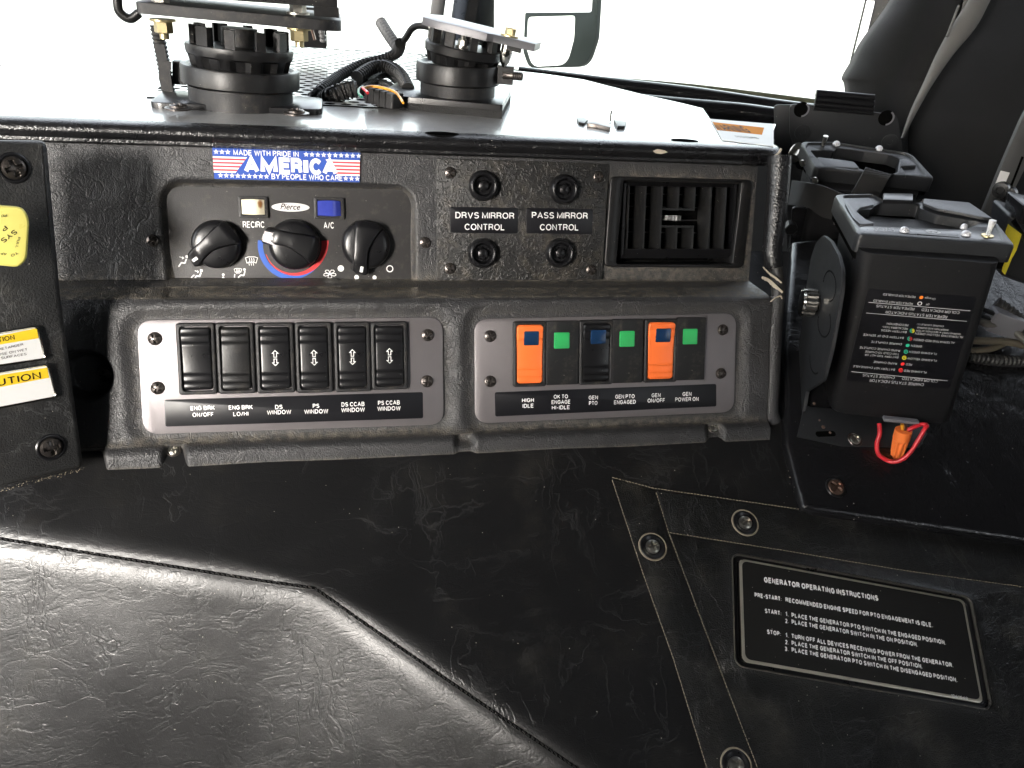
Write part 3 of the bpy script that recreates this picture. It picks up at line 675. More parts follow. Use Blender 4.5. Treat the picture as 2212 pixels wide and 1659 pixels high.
nx, ny = int((x1-x0)/st), int((y1-y0)/st); vs = []
for j in range(ny+1):
    for i in range(nx+1):
        x, y = x0+i*st, y0+j*st; vs.append((x, y, cover_h(x, y)))
fs = [(j*(nx+1)+i, j*(nx+1)+i+1, (j+1)*(nx+1)+i+1, (j+1)*(nx+1)+i) for j in range(ny) for i in range(nx)]
COV = thing('engine_cover', 'black creased vinyl engine cover with a sewn fold, sloping below the dashboard', 'engine cover', FC)
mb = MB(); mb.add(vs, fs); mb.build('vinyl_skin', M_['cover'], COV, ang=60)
# dark seam line and thread along the fold
for a, b in ((SM_[0], SM_[1]), (SM_[1], SM_[2])):
    d = b-a; u = d.normalized(); w_ = V3(-u.y, u.x, 0)*.9; A = []; n_ = int(d.length/4)
    for i in range(n_+1):
        p = a+d*(i/n_)
        if p.x < -395 or p.y < -335: continue
        A.append((p, cover_h(p.x, p.y)))
    mb = MB(); mb.loops([[(p.x-w_.x, p.y-w_.y, cover_h(p.x-w_.x, p.y-w_.y)+.28), (p.x, p.y, h+.55), (p.x+w_.x, p.y+w_.y, cover_h(p.x+w_.x, p.y+w_.y)+.28)] for p, h in A], False, False, closed=False)
    mb.build('seam_line', M_['void'], COV)
mb = MB()
for a, b in ((SM_[0], SM_[1]), (SM_[1], SM_[2])):
    d = b-a; L = d.length; u = d.normalized(); n_ = int(L/3.4)
    for i in range(n_):
        p = a+u*(i*3.4); 
        if p.y < -330 or p.x < -390: continue
        q = p+u*2.3; w_ = V3(-u.y, u.x, 0)*.35
        mb.tube([(p.x+w_.x, p.y+w_.y, cover_h(p.x, p.y)+.7), ((p.x+q.x)/2, (p.y+q.y)/2, cover_h(p.x, p.y)+1.0), (q.x-w_.x, q.y-w_.y, cover_h(q.x, q.y)+.7)], .42, 4)
mb.build('stitching', M_['rubber'], COV, kind='stuff')
def panel(name, pts, z0, z1, bev=.8, rad=2.0, mat='flap', parent=COV, label=None):
    mb = MB(); ol = fillet([tuple(FC.px(p, z1)[:2]) for p in pts], rad, 3)
    mb.prism(ol[::-1] if sum(ol[i][0]*ol[(i+1) % len(ol)][1]-ol[(i+1) % len(ol)][0]*ol[i][1] for i in range(len(ol))) < 0 else ol, z0, z1, bev, 2)
    return mb.build(name, M_[mat], parent, label=label)
P_TL, P_2 = (1322, 1032.6), (1416.5, 1058.5)
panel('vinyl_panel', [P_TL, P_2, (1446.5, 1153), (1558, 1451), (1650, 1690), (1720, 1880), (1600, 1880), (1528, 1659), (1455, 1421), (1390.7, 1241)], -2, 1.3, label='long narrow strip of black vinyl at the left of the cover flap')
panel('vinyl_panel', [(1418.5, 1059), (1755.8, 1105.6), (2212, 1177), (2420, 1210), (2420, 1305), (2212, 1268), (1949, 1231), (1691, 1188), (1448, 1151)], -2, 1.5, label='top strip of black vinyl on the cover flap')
# main flap with a rectangular opening for the instruction plate
ctr = (1855, 1367); qTL, qTR, qBR, qBL = [FC.px(p, 3) for p in ((1591.7, 1201.8), (2099.5, 1292.5), (2131.7, 1532.5), (1578.5, 1433))]
pc = (qTL+qTR+qBR+qBL)/4; rot = math.atan2((qTR-qTL+qBR-qBL).y, (qTR-qTL+qBR-qBL).x)
pw = ((qTR-qTL).length+(qBR-qBL).length)/2; ph = ((qTL-qBL).length+(qTR-qBR).length)/2
FPL = FC.at((pc.x, pc.y, 0), rot)
def main_flap():
    outer = [tuple(FPL.loc(FC.w(FC.px(p, 2)))[:2]) for p in ((1449, 1154), (1691, 1190), (1949, 1233), (2212, 1270), (2450, 1310), (2450, 1900), (1725, 1900), (1637, 1657), (1560, 1451))]
    mb = MB(); hole = rr(pw+2, ph+2, 7, 0, 0, 6)
    # bridge the outline to the opening: sample the outline at the directions of the opening's points
    def cast(a):
        best = None; d = Vector((math.cos(a), math.sin(a)))
        for i in range(len(outer)):
            p, q = Vector(outer[i]), Vector(outer[(i+1) % len(outer)]); e = q-p; den = d.x*e.y-d.y*e.x
            if abs(den) < 1e-9: continue
            t = (p.x*e.y-p.y*e.x)/den; u = (p.x*d.y-p.y*d.x)/den
            if t > 0 and 0 <= u <= 1 and (best is None or t < best): best = t
        return d*best
    angs = sorted(set([math.atan2(p[1], p[0]) for p in hole]+[math.atan2(p[1], p[0]) for p in outer]))
    def inner(a):
        d = Vector((math.cos(a), math.sin(a))); best = None
        for i in range(len(hole)):
            p, q = Vector(hole[i]), Vector(hole[(i+1) % len(hole)]); e = q-p; den = d.x*e.y-d.y*e.x
            if abs(den) < 1e-9: continue
            t = (p.x*e.y-p.y*e.x)/den; u = (p.x*d.y-p.y*d.x)/den
            if t > 0 and -1e-6 <= u <= 1+1e-6: best = t if best is None else min(best, t)
        return d*best
    O = [cast(a) for a in angs]; I = [inner(a) for a in angs]; fr_ = [.05, .12, .25, .5]
    L = [[(p.x, p.y, -2) for p in O], [(p.x, p.y, 1.7) for p in O]]
    for t in reversed(fr_):
        L.append([tuple(i_+(o-i_).normalized()*min((o-i_).length*.9, 80*t))+(2.0+2.2*math.exp(-(80*t)/9),) for o, i_ in zip(O, I)])
    L.append([tuple(i_+(o-i_).normalized()*.9)+(4.6,) for o, i_ in zip(O, I)])
    L.append([(p.x, p.y, 3.4) for p in I]); L.append([(p.x, p.y, -1) for p in I])
    mb.loops(L, False, False)
    mb.v = [tuple(FC.loc(FPL.w(v))) for v in mb.v]
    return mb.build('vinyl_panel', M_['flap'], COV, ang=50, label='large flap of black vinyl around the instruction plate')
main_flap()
def stitches(pts, z, off=2.0, step=2.6, r_=.28):
    mb = MB(); P = resample([FC.px(p, z) for p in pts], step)
    for a, b in zip(P[:-1], P[1:]):
        d = (b-a); w_ = V3(-d.y, d.x, 0).normalized()*off
        mb.tube([a+w_, a+w_+d*.35+V3(0, 0, .3), a+w_+d*.72], r_, 3)
    return mb
for pts, z in (([P_TL, (1412, 1056), (1755.8, 1105.6), (2230, 1180)], 1.4), ([(1530, 1665), (1455, 1421), (1390.7, 1241), P_TL], 1.3), ([(1640, 1665), (1558, 1451), (1446.5, 1153), P_2], 1.5), ([(2230, 1272), (1949, 1233), (1691, 1190), (1446.5, 1152)][::-1], 1.6)):
    stitches(pts, z, .5).build('stitching', M_['dustline'], COV, kind='stuff')
for p, r_ in (((1609.7, 1129), .5), ((1410, 1180.8), .2), ((1590.4, 1653), .8)):
    c = FC.px(p, 1.6); screw('cup', COV, c, r_, name='button_screw'); mb = MB(); mb.lathe([(9.5, 1.5), (9.9, 2.0), (10.5, 2.0), (10.9, 1.5)], 36, T(c.x, c.y, 0), cap0=False, cap1=False); mb.build('dusty_ring', M_['dustline'], COV)
# glossy tray on the right that carries the chargers
TR_ = thing('equipment_tray', 'glossy black raised tray under the radio chargers, right of the dashboard', 'tray', FC)
ol = fillet([tuple(FC.px(p, 9)[:2]) for p in ((1700, 955), (1737, 1098), (1760, 1104), (2230, 1172), (2500, 1212), (2700, 520), (2200, 470), (1715, 520), (1694, 760))], [6, 7, 5, 0, 0, 0, 0, 0, 4], 5)
mb = MB(); mb.prism(ol if sum(ol[i][0]*ol[(i+1) % len(ol)][1]-ol[(i+1) % len(ol)][0]*ol[i][1] for i in range(len(ol))) > 0 else ol[::-1], -3, 9, 5, 5); mb.build('tray_skin', M_['tray'], TR_, ang=60)
screw('copper', TR_, FC.px((1805, 1053), 9), .6)
mb = MB()
for pts in ([(1697, 962), (1712, 1030), (1728, 1092), (1748, 1106)], [(1748, 1106), (1900, 1128), (2215, 1176)]):
    P = resample([FC.px(p, .6) for p in pts], 1.6)
    for q in P:
        for _ in range(3):
            s_ = random.uniform(.25, .8); c = q+V3(random.gauss(0, 1.0), random.gauss(0, 1.0), random.uniform(-.2, .5)); mb.lathe([(s_, -.2), (s_*.7, s_*.4)], 5, T(*c))
mb.build('dust_line', M_['dustline'], TR_, kind='stuff')

# ---------------------------------------------------------------- driver-side panel at the left
uS = RW @ _n((.68, -.18, .70)); dS = RW @ _n((-.027, 1, .284))
FS = Frame(at_depth((150, 700), 500), uS, -dS)
SIDE = thing('side_console_panel', 'black vinyl console panel at the far left edge, carrying caution plates', 'console panel', FS)
ol = fillet([tuple(FS.px(p)[:2]) for p in ((-190, 300), (-190, 1098), (0, 1056), (184, 1010), (161, 845), (134, 641), (104, 304))], [0, 0, 0, 5, 0, 0, 4], 4)
mb = MB(); mb.prism(ol if sum(ol[i][0]*ol[(i+1) % len(ol)][1]-ol[(i+1) % len(ol)][0]*ol[i][1] for i in range(len(ol))) > 0 else ol[::-1], -34, 0, 4, 4); mb.build('panel_skin', M_['side'], SIDE, ang=60)
screw('big', SIDE, FS.px((29, 363)), .3); screw('big', SIDE, FS.px((110, 966)), .1)
mb = MB()
for q in resample([FS.px(p, -4) for p in ((-30, 1067), (60, 1043), (186, 1012))], 1.3):
    for _ in range(2):
        s_ = random.uniform(.15, .45); c = q+V3(random.gauss(0, .4), random.gauss(0, .3), random.uniform(-3, 3)); mb.lathe([(s_, -.2), (s_*.7, s_*.4)], 5, T(*c))
mb.build('dust_line', M_['dustline'], SIDE, kind='stuff')
# ---------------------------------------------------------------- shared builders
def poly_px(fr, pts, z): return [tuple(fr.px(p, z)[:2]) for p in pts]
def ccw(ol): return ol if sum(ol[i][0]*ol[(i+1) % len(ol)][1]-ol[(i+1) % len(ol)][0]*ol[i][1] for i in range(len(ol))) > 0 else ol[::-1]
def centre(fr, p, z=0.0, rot=0.0):
    q = fr.px(p, z); return fr.at((q.x, q.y, z), rot)
def pxw(fr, p1, p2, z=0.0): return (fr.px(p2, z)-fr.px(p1, z)).length

# ---------------------------------------------------------------- flag sticker
c = centre(FU, (619, 357), .9); F = c
ST = thing('flag_sticker', 'red white and blue AMERICA sticker above the climate controls', 'sticker', F)
cor = [(458.2, 318.8), (778, 328.4), (776.6, 393.9), (462.9, 386.2)]
mb = MB(); mb.prism(ccw(poly_px(F, cor, 0)), -.1, .12); mb.build('backing', M_['flagblue'], ST)
def lerp(a, b, t): return (a[0]+(b[0]-a[0])*t, a[1]+(b[1]-a[1])*t)
def st(u, v): return lerp(lerp(cor[0], cor[1], u), lerp(cor[3], cor[2], u), v)
mb = MB()
for i in range(9):
    v0 = .275+i*.058; v1 = v0+.058; sl = .075
    mb.add([F.px(st(a, b), .2 + (i % 2)*0) for a, b in ((0.0, v0), (.235-(v0-.27)*sl*2.2, v0), (.235-(v1-.27)*sl*2.2, v1), (0.0, v1))], [(0, 3, 2, 1)], i % 2)
    mb.add([F.px(st(a, b), .2) for a, b in ((.765+(v0-.27)*.16, v0), (1.0, v0), (1.0, v1), (.765+(v1-.27)*.16, v1))], [(0, 3, 2, 1)], i % 2)
mb.build('stripes', [M_['paper'], M_['stripered']], ST, kind='stuff')
mb = MB()
rs = (F.px((470, 335))-F.px((470, 329))).length
for u0, n_, v in ((.025, 3, .13), (.635, 10, .13), (.045, 9, .885), (.905, 3, .885)):
    for i in range(n_):
        q = F.px(st(u0+i*.0395, v), .24); star(mb, q.x, q.y, rs*1.05, .24)
mb.build('star_print', M_['paper'], ST, kind='stuff')
mb = MB()
text(mb, F, 'MADE WITH PRIDE IN', st(.142, .225), st(.585, .225), 12, .26, bold=.012)
text(mb, F, 'BY PEOPLE WHO CARE', st(.395, .965), st(.882, .965), 12, .26, bold=.012)
for i, ch in enumerate('AMERICA'):
    ws = [.112, .128, .082, .085, .042, .088, .112]; u = .205+sum(ws[:i])
    text(mb, F, ch, st(u+.004+(.0 if i else 0), .80), st(u+ws[i]-.004, .80), 36.5, .3, bold=.04)
mb.build('lettering', M_['paper'], ST)

# ---------------------------------------------------------------- climate control panel
F = FU.at((HV[0], HV[1], -6.0)); 
HP = thing('climate_control_panel', 'charcoal climate panel with three dial knobs and two square push buttons', 'climate panel', F)
ol = fillet(ccw(poly_px(F, [(357, 403), (888, 410), (897, 560), (893, 640), (386, 640), (366, 540)], 0)), 12, 6)
mb = MB(); mb.prism(ol, -.8, .4, .3); mb.build('panel_plate', M_['hvac'], HP)
def button(p1, p2, capmat, name, lab):
    # square bezel with a rounded cap
    cx, cy = (p1[0]+p2[0])/2, (p1[1]+p2[1])/2; f = centre(F, (cx, cy), .4); l = F.px((cx, cy), .4)
    w = pxw(F, (p1[0], cy), (p2[0], cy)); h = pxw(F, (cx, p1[1]), (cx, p2[1]))
    mb = MB(); mb.ring(rr(w, h, .6, n=2), rr(w*.80, h*.80, .8, n=2), 0, 2.2, .4); mb.prism(rr(w*.82, h*.82, .5, n=2), 0, .4)
    b = mb.build('button_bezel', M_['matte'], HP, l, label=lab)
    W_, H_ = w*.75, h*.74; mb = MB(); ls = []
    for k in range(9):
        t = -1+2*k/8; x = t*W_/2; z = 4.4-1.7*max(0, t-.42)/.58*2.0 - .7*max(0, -t-.55); hh = H_/2*(1-.07*t*t)
        ls.append([(x, -hh, .3), (x, -hh, z-.7), (x, -hh*.93, z), (x, hh*.93, z), (x, hh, z-.7), (x, hh, .3)])
    mb.loops(ls, True, True); mb.build('button_cap', capmat, b, ang=30)
button(A5(683, 468), A5(918, 638), M_['cream'], 'recirc', 'push button with a cream cap and scorched corner')
button(A5(1280, 478), A5(1520, 648), plain('violet_lens', (.035, .05, .30), .2, grain=.3, gscale=700, var=.4), 'ac', 'push button with a dark blue cap')
mb = MB(); q = F.px(A5(1095, 555), .45); a_, b_ = pxw(F, A5(945, 555), A5(1245, 555))/2, pxw(F, A5(1095, 520), A5(1095, 590))/2
mb.prism([(q.x+a_*math.cos(t*math.pi/16), q.y+b_*math.sin(t*math.pi/16)) for t in range(32)], .4, .7, .1)
o_ = mb.build('oval_badge', plain('silver_badge', (.62, .62, .62), .35), HP)
mb = MB(); text(mb, F, 'Pierce', A5(1012, 573), A5(1172, 576), 13, .95, shear=.35, bold=.012); mb.build('lettering', M_['inkdark'], HP)
mb = MB()
text(mb, F, 'RECIRC', A5(718, 718), A5(887, 718), 14, .55, bold=.008); text(mb, F, 'A/C', A5(1358, 724), A5(1437, 724), 14, .55, bold=.008)
def disc(mb, fr, p, r_, z, ri=0, n=18):
    q = fr.px(p, z); rr_ = (fr.px((p[0]+r_, p[1]), z)-q).length
    if ri:
        ri = rr_*ri/r_; mb.loops([[(q.x+a*math.cos(2*math.pi*k/n), q.y+a*math.sin(2*math.pi*k/n), z) for k in range(n)] for a in (ri, rr_)], False, False)
    else: mb.add([(q.x+rr_*math.cos(2*math.pi*k/n), q.y+rr_*math.sin(2*math.pi*k/n), z) for k in range(n)], [tuple(range(n))])
def stroke(mb, fr, pts, w, z, mat=0):
    P = [fr.px(p, z) for p in pts]; ww = pxw(fr, pts[0], (pts[0][0]+w, pts[0][1]), z)/2
    for a, b in zip(P[:-1], P[1:]):
        d = (b-a)
        if d.length < 1e-6: continue
        d.normalize(); s_ = V3(-d.y, d.x, 0)*ww; e = d*ww*.4; mb.add([a-s_-e, b-s_+e, b+s_+e, a+s_-e], [(0, 1, 2, 3)], mat)
def fan(mb, cx, cy):
    for k in range(5):
        a = k*2*math.pi/5+.3; pts = []
        for t in range(9):
            u = t/8*2*math.pi; r_ = 26*(1-math.cos(u))/2; aa = a+.5*math.sin(u)
            pts.append(A5(cx+r_*2.0*math.cos(aa), cy+r_*1.35*math.sin(aa)))
        stroke(mb, F, pts, 1.3, .55)
def seat_man(mb, x, y, s, feet=True):
    stroke(mb, F, [A5(x+62*s, y+30*s), A5(x+50*s, y+62*s), A5(x+22*s, y+58*s), A5(x+2*s, y+88*s)], 3.0, .55)
    disc(mb, F, A5(x+66*s, y+10*s), 3.0*s+.6, .55)
    stroke(mb, F, [A5(x+8*s, y+12*s), A5(x+34*s, y+18*s)], 1.8, .55); q = A5(x+40*s, y+20*s)
    mb.add([F.px(A5(x+30*s, y+5*s), .55), F.px(A5(x+46*s, y+22*s), .55), F.px(A5(x+28*s, y+33*s), .55)], [(0, 2, 1)])
seat_man(mb, 207, 936, 1); seat_man(mb, 330, 1048, .88)
mb2 = mb
for cx, cy, s in ((785, 978, 1.0), (677, 1058, .62)):
    stroke(mb, F, [A5(cx-48*s, cy-22*s), A5(cx-25*s, cy-30*s), A5(cx+25*s, cy-30*s), A5(cx+48*s, cy-22*s), A5(cx+36*s, cy+20*s), A5(cx+22*s, cy+12*s), A5(cx-22*s, cy+12*s), A5(cx-36*s, cy+20*s), A5(cx-48*s, cy-22*s)], 1.5, .55)
    for k in (-1, 0, 1): stroke(mb, F, [A5(cx+k*17*s, cy+38*s), A5(cx+k*17*s-4*s, cy+18*s), A5(cx+k*17*s+4*s, cy), A5(cx+k*17*s, cy-20*s)], 1.4, .55)
stroke(mb, F, [A5(733, 1062), A5(724, 1095), A5(700, 1092), A5(680, 1112)], 2.6, .55); disc(mb, F, A5(729, 1048), 2.9, .55); stroke(mb, F, [A5(652, 1085), A5(650, 1110)], 2.2, .55)
disc(mb, F, A5(561, 1089), 2.9, .55); disc(mb, F, A5(561, 1113), 2.6, .55); stroke(mb, F, [A5(330, 1092), A5(308, 1112)], 2.4, .55)
disc(mb, F, A5(1492, 1040), 6.8, .55); disc(mb, F, A5(1880, 1042), 7.6, .55, 5.6); disc(mb, F, A5(1617, 1109), 5.0, .55); disc(mb, F, A5(1759, 1111), 4.4, .55)
fan(mb, 1405, 1082); mb.build('printed_symbols', M_['white'], HP, kind='stuff')
# temperature arc
mb = MB(); cxy = A5(1115, 850)
def arc(mat, r0f, r1f, a0, a1):
    L = [[], []]
    for k in range(41):
        t = k/40; a = math.radians(a0+(a1-a0)*t)
        for j, rf in enumerate((r0f(t), r1f(t))): L[j].append(F.px((cxy[0]+rf/3.6655*math.cos(a), cxy[1]+rf/3.6655*math.sin(a)), .5+.05*mat))
    mb.loops(L, False, False, closed=False, mat=mat)
arc(0, lambda t: 240 if t > .25 else 240, lambda t: 281-26*max(0, t-.45)/.55, 187, 25)
arc(1, lambda t: 226, lambda t: 231+50*t**1.3, 160, -7)
mb.build('temperature_arc', [M_['blue'], M_['red']], HP)
def knob(p, rpx, ang, base, lab, silver=False):
    q = F.px(A5(*p), .4); R_ = pxw(F, A5(p[0], p[1]), A5(p[0]+rpx, p[1]), 5)
    mb = MB(); mb.lathe([(R_*1.02, 0), (R_*1.02, 1), (R_, 5.5), (R_*.93, 8.2), (R_*.8, 9.3), (R_*.5, 9.9), (.1, 10.1)], 48)
    k = mb.build('knob', M_['gloss'], HP, (q.x, q.y, .4), Matrix.Rotation(ang, 3, 'Z'), ang=50, label=lab)
    mb = MB(); ls = []; L0, L1 = -R_*.96, R_*1.24
    for i in range(25):
        t = i/24; y = L0+(L1-L0)*t; w = R_*(.41-.16*math.sin(math.pi*min(1, t*1.02))**1.2) if t < .7 else R_*(.255+.03*(t-.7))
        w = R_*(.56-.26*sst(0, .6, t)+.04*sst(.62, 1, t)); z1 = 13.5-2.2*abs(t-.45)-(3.2*sst(.72, 1, t)) - 3*sst(.12, 0, t); e = min(1, min(t, 1-t)*14+.35)
        w *= e**.4; bend = R_*.16*math.sin(math.pi*t)
        ls.append([(bend-w*1.08, y, 3), (bend-w, y, z1*.8), (bend-w*.86, y, z1-.5), (bend-w*.6, y, z1), (bend+w*.6, y, z1), (bend+w*.86, y, z1-.5), (bend+w, y, z1*.8), (bend+w*1.08, y, 3)])
    mb.loops(ls); mb.build('pointer_grip', M_['gloss'], k, ang=42)
    mb = MB(); yc = R_*(.93 if not silver else .9); za = 11.4
    mb.prism(rr(R_*.13, R_*.42, .4, 0, yc, n=2), za-1.6, za+.15, .1); mb.v = [(x, y, z-(y-R_*.75)*.10) for x, y, z in mb.v]
    if silver:
        mb.v = []; mb.f = []; mb.m = []
        mb.add([(-R_*.22, R_*.72, za+.55), (R_*.24, R_*.72, za+.55), (R_*.21, R_*1.2, za-.9), (-R_*.2, R_*1.2, za-.9)], [(0, 1, 2, 3)], 1)
        mb.prism(rr(R_*.14, R_*.42, .4, .3, R_*.96, n=2), za-1.6, za+.5, .1)
    mb.build('pointer_mark', [M_['white'], M_['grey']], k)
knob((512, 848), 196, math.radians(126), 0, 'left knob, pointer turned down to the left')
knob((1125, 850), 200, math.radians(73), 0, 'middle knob, pointer turned to the left over the red and blue arc', True)
knob((1690, 850), 190, math.radians(168), 0, 'right knob, pointer turned downwards')

# ---------------------------------------------------------------- mirror control plate
F = centre(FU, (1126, 476), 1.0)
MP = thing('mirror_control_panel', 'crinkle-finish black plate with four mirror joystick knobs', 'control plate', F)
mb = MB(); mb.prism(fillet(ccw(poly_px(F, [(943.2, 341.5), (1316, 354.1), (1301, 604), (943.6, 605.8)], 1.2)), .8, 2), -1.2, 1.2, .35); mb.build('plate', M_['ctrl'], MP)
for i, p in enumerate(((201, 212), (1084, 237), (199, 783), (1041, 792))):
    c = F.px(A6(*p), 1.2); screw('black', MP, c, .7+i, s=1.02)
for (px_, py_, tilt, lab) in ((396, 290, .3, 'upper knob over the DRVS label'), (876, 312, .5, 'upper knob over the PASS label'), (391, 692, -.4, 'lower knob under the DRVS label'), (852, 690, -.3, 'lower knob under the PASS label')):
    c = F.px(A6(px_, py_), 1.2); R_ = 11.6; mb = MB()
    mb.lathe([(R_, 0), (R_*.99, 2.4), (R_*.94, 5.0), (R_*.86, 6.4), (R_*.80, 6.8), (R_*.72, 6.6), (R_*.66, 5.6), (R_*.64, 3.2), (R_*.60, 2.8), (R_*.57, 1.2), (.1, 1.0)], 40, cap0=False)
    k = mb.build('joystick_knob', M_['gloss'], MP, c, ang=45, label=lab)
    mb = MB(); pts = []
    for a in range(16): r_ = R_*(.50 if a % 2 == 0 else .41); pts.append((r_*math.cos(a*math.pi/8), r_*math.sin(a*math.pi/8)))
    mb.ring(circ(R_*.58, 16), pts, 1.0, 2.4); mb.lathe([(R_*.40, 1), (R_*.36, 4.6), (R_*.22, 5.4), (.1, 5.5)], 6, R(tilt*57, 'Z')); mb.box((R_*.10*math.cos(tilt), R_*.1*math.sin(tilt), 5.6), (R_*.45, 1.0, 1.0), R(tilt*57, 'Z'))
    mb.build('joystick_stem', M_['gloss'], k, ang=30)
for box_, l1, l2 in (((200, 415, 607, 572), ('DRVS MIRROR', 232, 582, 484, 488), ('CONTROL', 287, 523, 554, 556)), ((655, 422, 1052, 576), ('PASS MIRROR', 688, 1020, 484, 488), ('CONTROL', 736, 964, 556, 557))):
    x0_, y0_, x1_, y1_ = box_; mb = MB()
    mb.prism(fillet(ccw(poly_px(F, [A6(x0_, y0_), A6(x1_, y0_+8), A6(x1_-4, y1_+4), A6(x0_, y1_-2)], 1.3)), 1.6, 4), 1.1, 1.45, .1)
    L_ = mb.build('name_plate', M_['label'], MP)
    mb = MB()
    for s_, a, b, ya, yb in (l1, l2): text(mb, F, s_, A6(a, ya), A6(b, yb), 13.6, 1.55, bold=.004)
    mb.build('lettering', M_['white'], L_)

# ---------------------------------------------------------------- air vent
F = centre(FU, (1464, 481), 1.0)
VT = thing('air_vent', 'black louvred air vent at the right of the dashboard face', 'air vent', F)
o1 = fillet(ccw(poly_px(F, [A6(1158, 233), A6(2007, 255), A6(1950, 782), A6(1118, 774)], 1)), 5, 5)
o2 = fillet(ccw(poly_px(F, [A6(1236, 256), A6(1940, 268), A6(1882, 757), A6(1192, 757)], 1)), 2, 5)
mb = MB(); mb.ring(o1, o2, -1, 1.6, 1.0, zin=-24); mb.build('frame', M_['black'], VT, ang=45)
o3 = ccw(poly_px(F, [A6(1250, 285), A6(1905, 300), A6(1882, 672), A6(1232, 668)], -1))
q0 = [Vector((a[0], a[1])) for a in (F.px(A6(1252, 290)), F.px(A6(1902, 300)), F.px(A6(1882, 668)), F.px(A6(1236, 668)))]
def vq(u, v): 
    a = q0[0].lerp(q0[1], u); b = q0[3].lerp(q0[2], u); return a.lerp(b, v)
mb = MB()
# barrel surround: a rolled lower lip and a thin upper lip
w_ = (q0[2]-q0[3]).length
for v0, z0_, v1, z1_ in ((1.0, -1.5, 1.16, -6.0), (-.07, -7.0, .0, -1.5)):
    a, b, c_, d_ = vq(0, v0), vq(1, v0), vq(1, v1), vq(0, v1)
    mb.loops([[(a.x, a.y, z0_), (b.x, b.y, z0_), (b.x, b.y, z0_-3), (a.x, a.y, z0_-3)], [(d_.x, d_.y, z1_), (c_.x, c_.y, z1_), (c_.x, c_.y, z1_-6), (d_.x, d_.y, z1_-6)]])
for u0 in (-.015, 1.0):
    a, b, c_, d_ = vq(u0, -.04), vq(u0+.02, -.04), vq(u0+.02, 1.1), vq(u0, 1.1)
    mb.loops([[(*a, -14), (*b, -14), (*c_, -14), (*d_, -14)], [(*a, -1), (*b, -1), (*c_, -1), (*d_, -1)]])
mb.build('barrel', M_['gloss'], VT, ang=30)
for i, u in enumerate((.035, .185, .335, .485, .635, .785, .925, .975)):
    if i == 7: continue
    for v0, v1 in (((0.0, .38), (.62, 1.0)) if i in (3, 4) else ((0.0, 1.0),)):
        a, b = vq(u, v0), vq(u, v1); mb = MB()
        mb.loops([[(a.x-.5, a.y, -1.6), (a.x+.5, a.y, -1.6), (a.x-5, a.y, -13), (a.x-6, a.y, -13)], [(b.x-.5, b.y, -1.6), (b.x+.5, b.y, -1.6), (b.x-5, b.y, -13), (b.x-6, b.y, -13)]])
        mb.build('vane', M_['black'], VT)
for v in (.04, .36, .64, .96)[1:3]:
    a, b = vq(.34, v), vq(.635, v); mb = MB(); mb.box(((a.x+b.x)/2, (a.y+b.y)/2, -3.2), ((b-a).length, 1.5, 3)); mb.build('cross_bar', M_['black'], VT)
for v in (.12, .33, .54, .75):
    a, b = vq(.02, v), vq(.97, v); mb = MB(); mb.box(((a.x+b.x)/2, (a.y+b.y)/2, -18), ((b-a).length, .9, 5)); mb.build('cross_vane', M_['matte'], VT)
mb = MB(); c_ = vq(.46, .5); prof_ = []
for k in range(40):
    a = 2*math.pi*k/40; prof_.append((7.6 if k % 2 else 6.9)*1.0)
ls = [[(c_.x+prof_[k]*math.cos(2*math.pi*k/40), c_.y+y_, -8.0+prof_[k]*math.sin(2*math.pi*k/40)) for k in range(40)] for y_ in (-1.9, 1.9)]
mb.loops(ls); mb.build('thumb_wheel', plain('grey_thumb_wheel', (.11, .11, .11), .35), VT, ang=15)
mb = MB(); mb.add([(-38, -32, -23), (40, -32, -23), (40, 32, -23), (-38, 32, -23)], [(0, 1, 2, 3)]); mb.build('duct', M_['void'], VT)

# ---------------------------------------------------------------- rocker switch panels
def rocker(w, h, tilt, mat, parent, lab=None, n=40):
    """curved rocker with grip ribs at both ends; tilt > 0 lifts the top end"""
    mb = MB(); ls = []
    for i in range(n+1):
        t = -1+2*i/n; y = t*h/2; e = max(0, abs(t)-.9)/.1; wx = w/2*(1-.16*e*e)
        z = 3.2+1.5*t*t+tilt*t-.9*e*e*1.6
        rib = 0
        for k in range(4):
            for s_ in (-1, 1):
                if abs(t-s_*(.50+.085*k)) < .014: rib = -.55
        z += rib
        ls.append([(-wx, y, -1), (-wx, y, z-1.1), (-wx*.93, y, z-.25), (-wx*.84, y, z), (wx*.84, y, z), (wx*.93, y, z-.25), (wx, y, z-1.1), (wx, y, -1)])
    mb.loops(ls); return mb.build('rocker', mat, parent, ang=28, label=lab)
def bezel(F, l, t, r_, b, parent, lab):
    """bezel from the picture's left, top, right and bottom"""
    cx, cy = (l+r_)/2, (t+b)/2; q = F.px((cx, cy), 3); w = pxw(F, (l, cy), (r_, cy), 3); h = pxw(F, (cx, t), (cx, b), 3)
    mb = MB(); mb.ring(rr(w, h, 2.0), rr(w*.80, h*.90, 2.2), 0, 3.6, .9, zin=-3); mb.add([(-w*.41, -h*.46, -2.4), (w*.41, -h*.46, -2.4), (w*.41, h*.46, -2.4), (-w*.41, h*.46, -2.4)], [(0, 1, 2, 3)])
    o = mb.build('rocker_switch', M_['matte'], parent, (q.x, q.y, 1.4), ang=40, label=lab); return o, w, h
def arrow_print(mb, cx, cy, s, z, up):
    # outlined arrow
    pts = [(-1.0, 0), (-1.0, 2.4), (-2.2, 2.4), (0, 4.6), (2.2, 2.4), (1.0, 2.4), (1.0, 0)]
    P = [(cx+x*s, cy+(y if up else -y)*s) for x, y in pts]; P = ccw(P); Q = inset(P, .42*s)
    mb.loops([[(p[0], p[1], z) for p in P], [(p[0], p[1], z) for p in Q]], False, False)
F = centre(FL, (628, 812), -2.7)
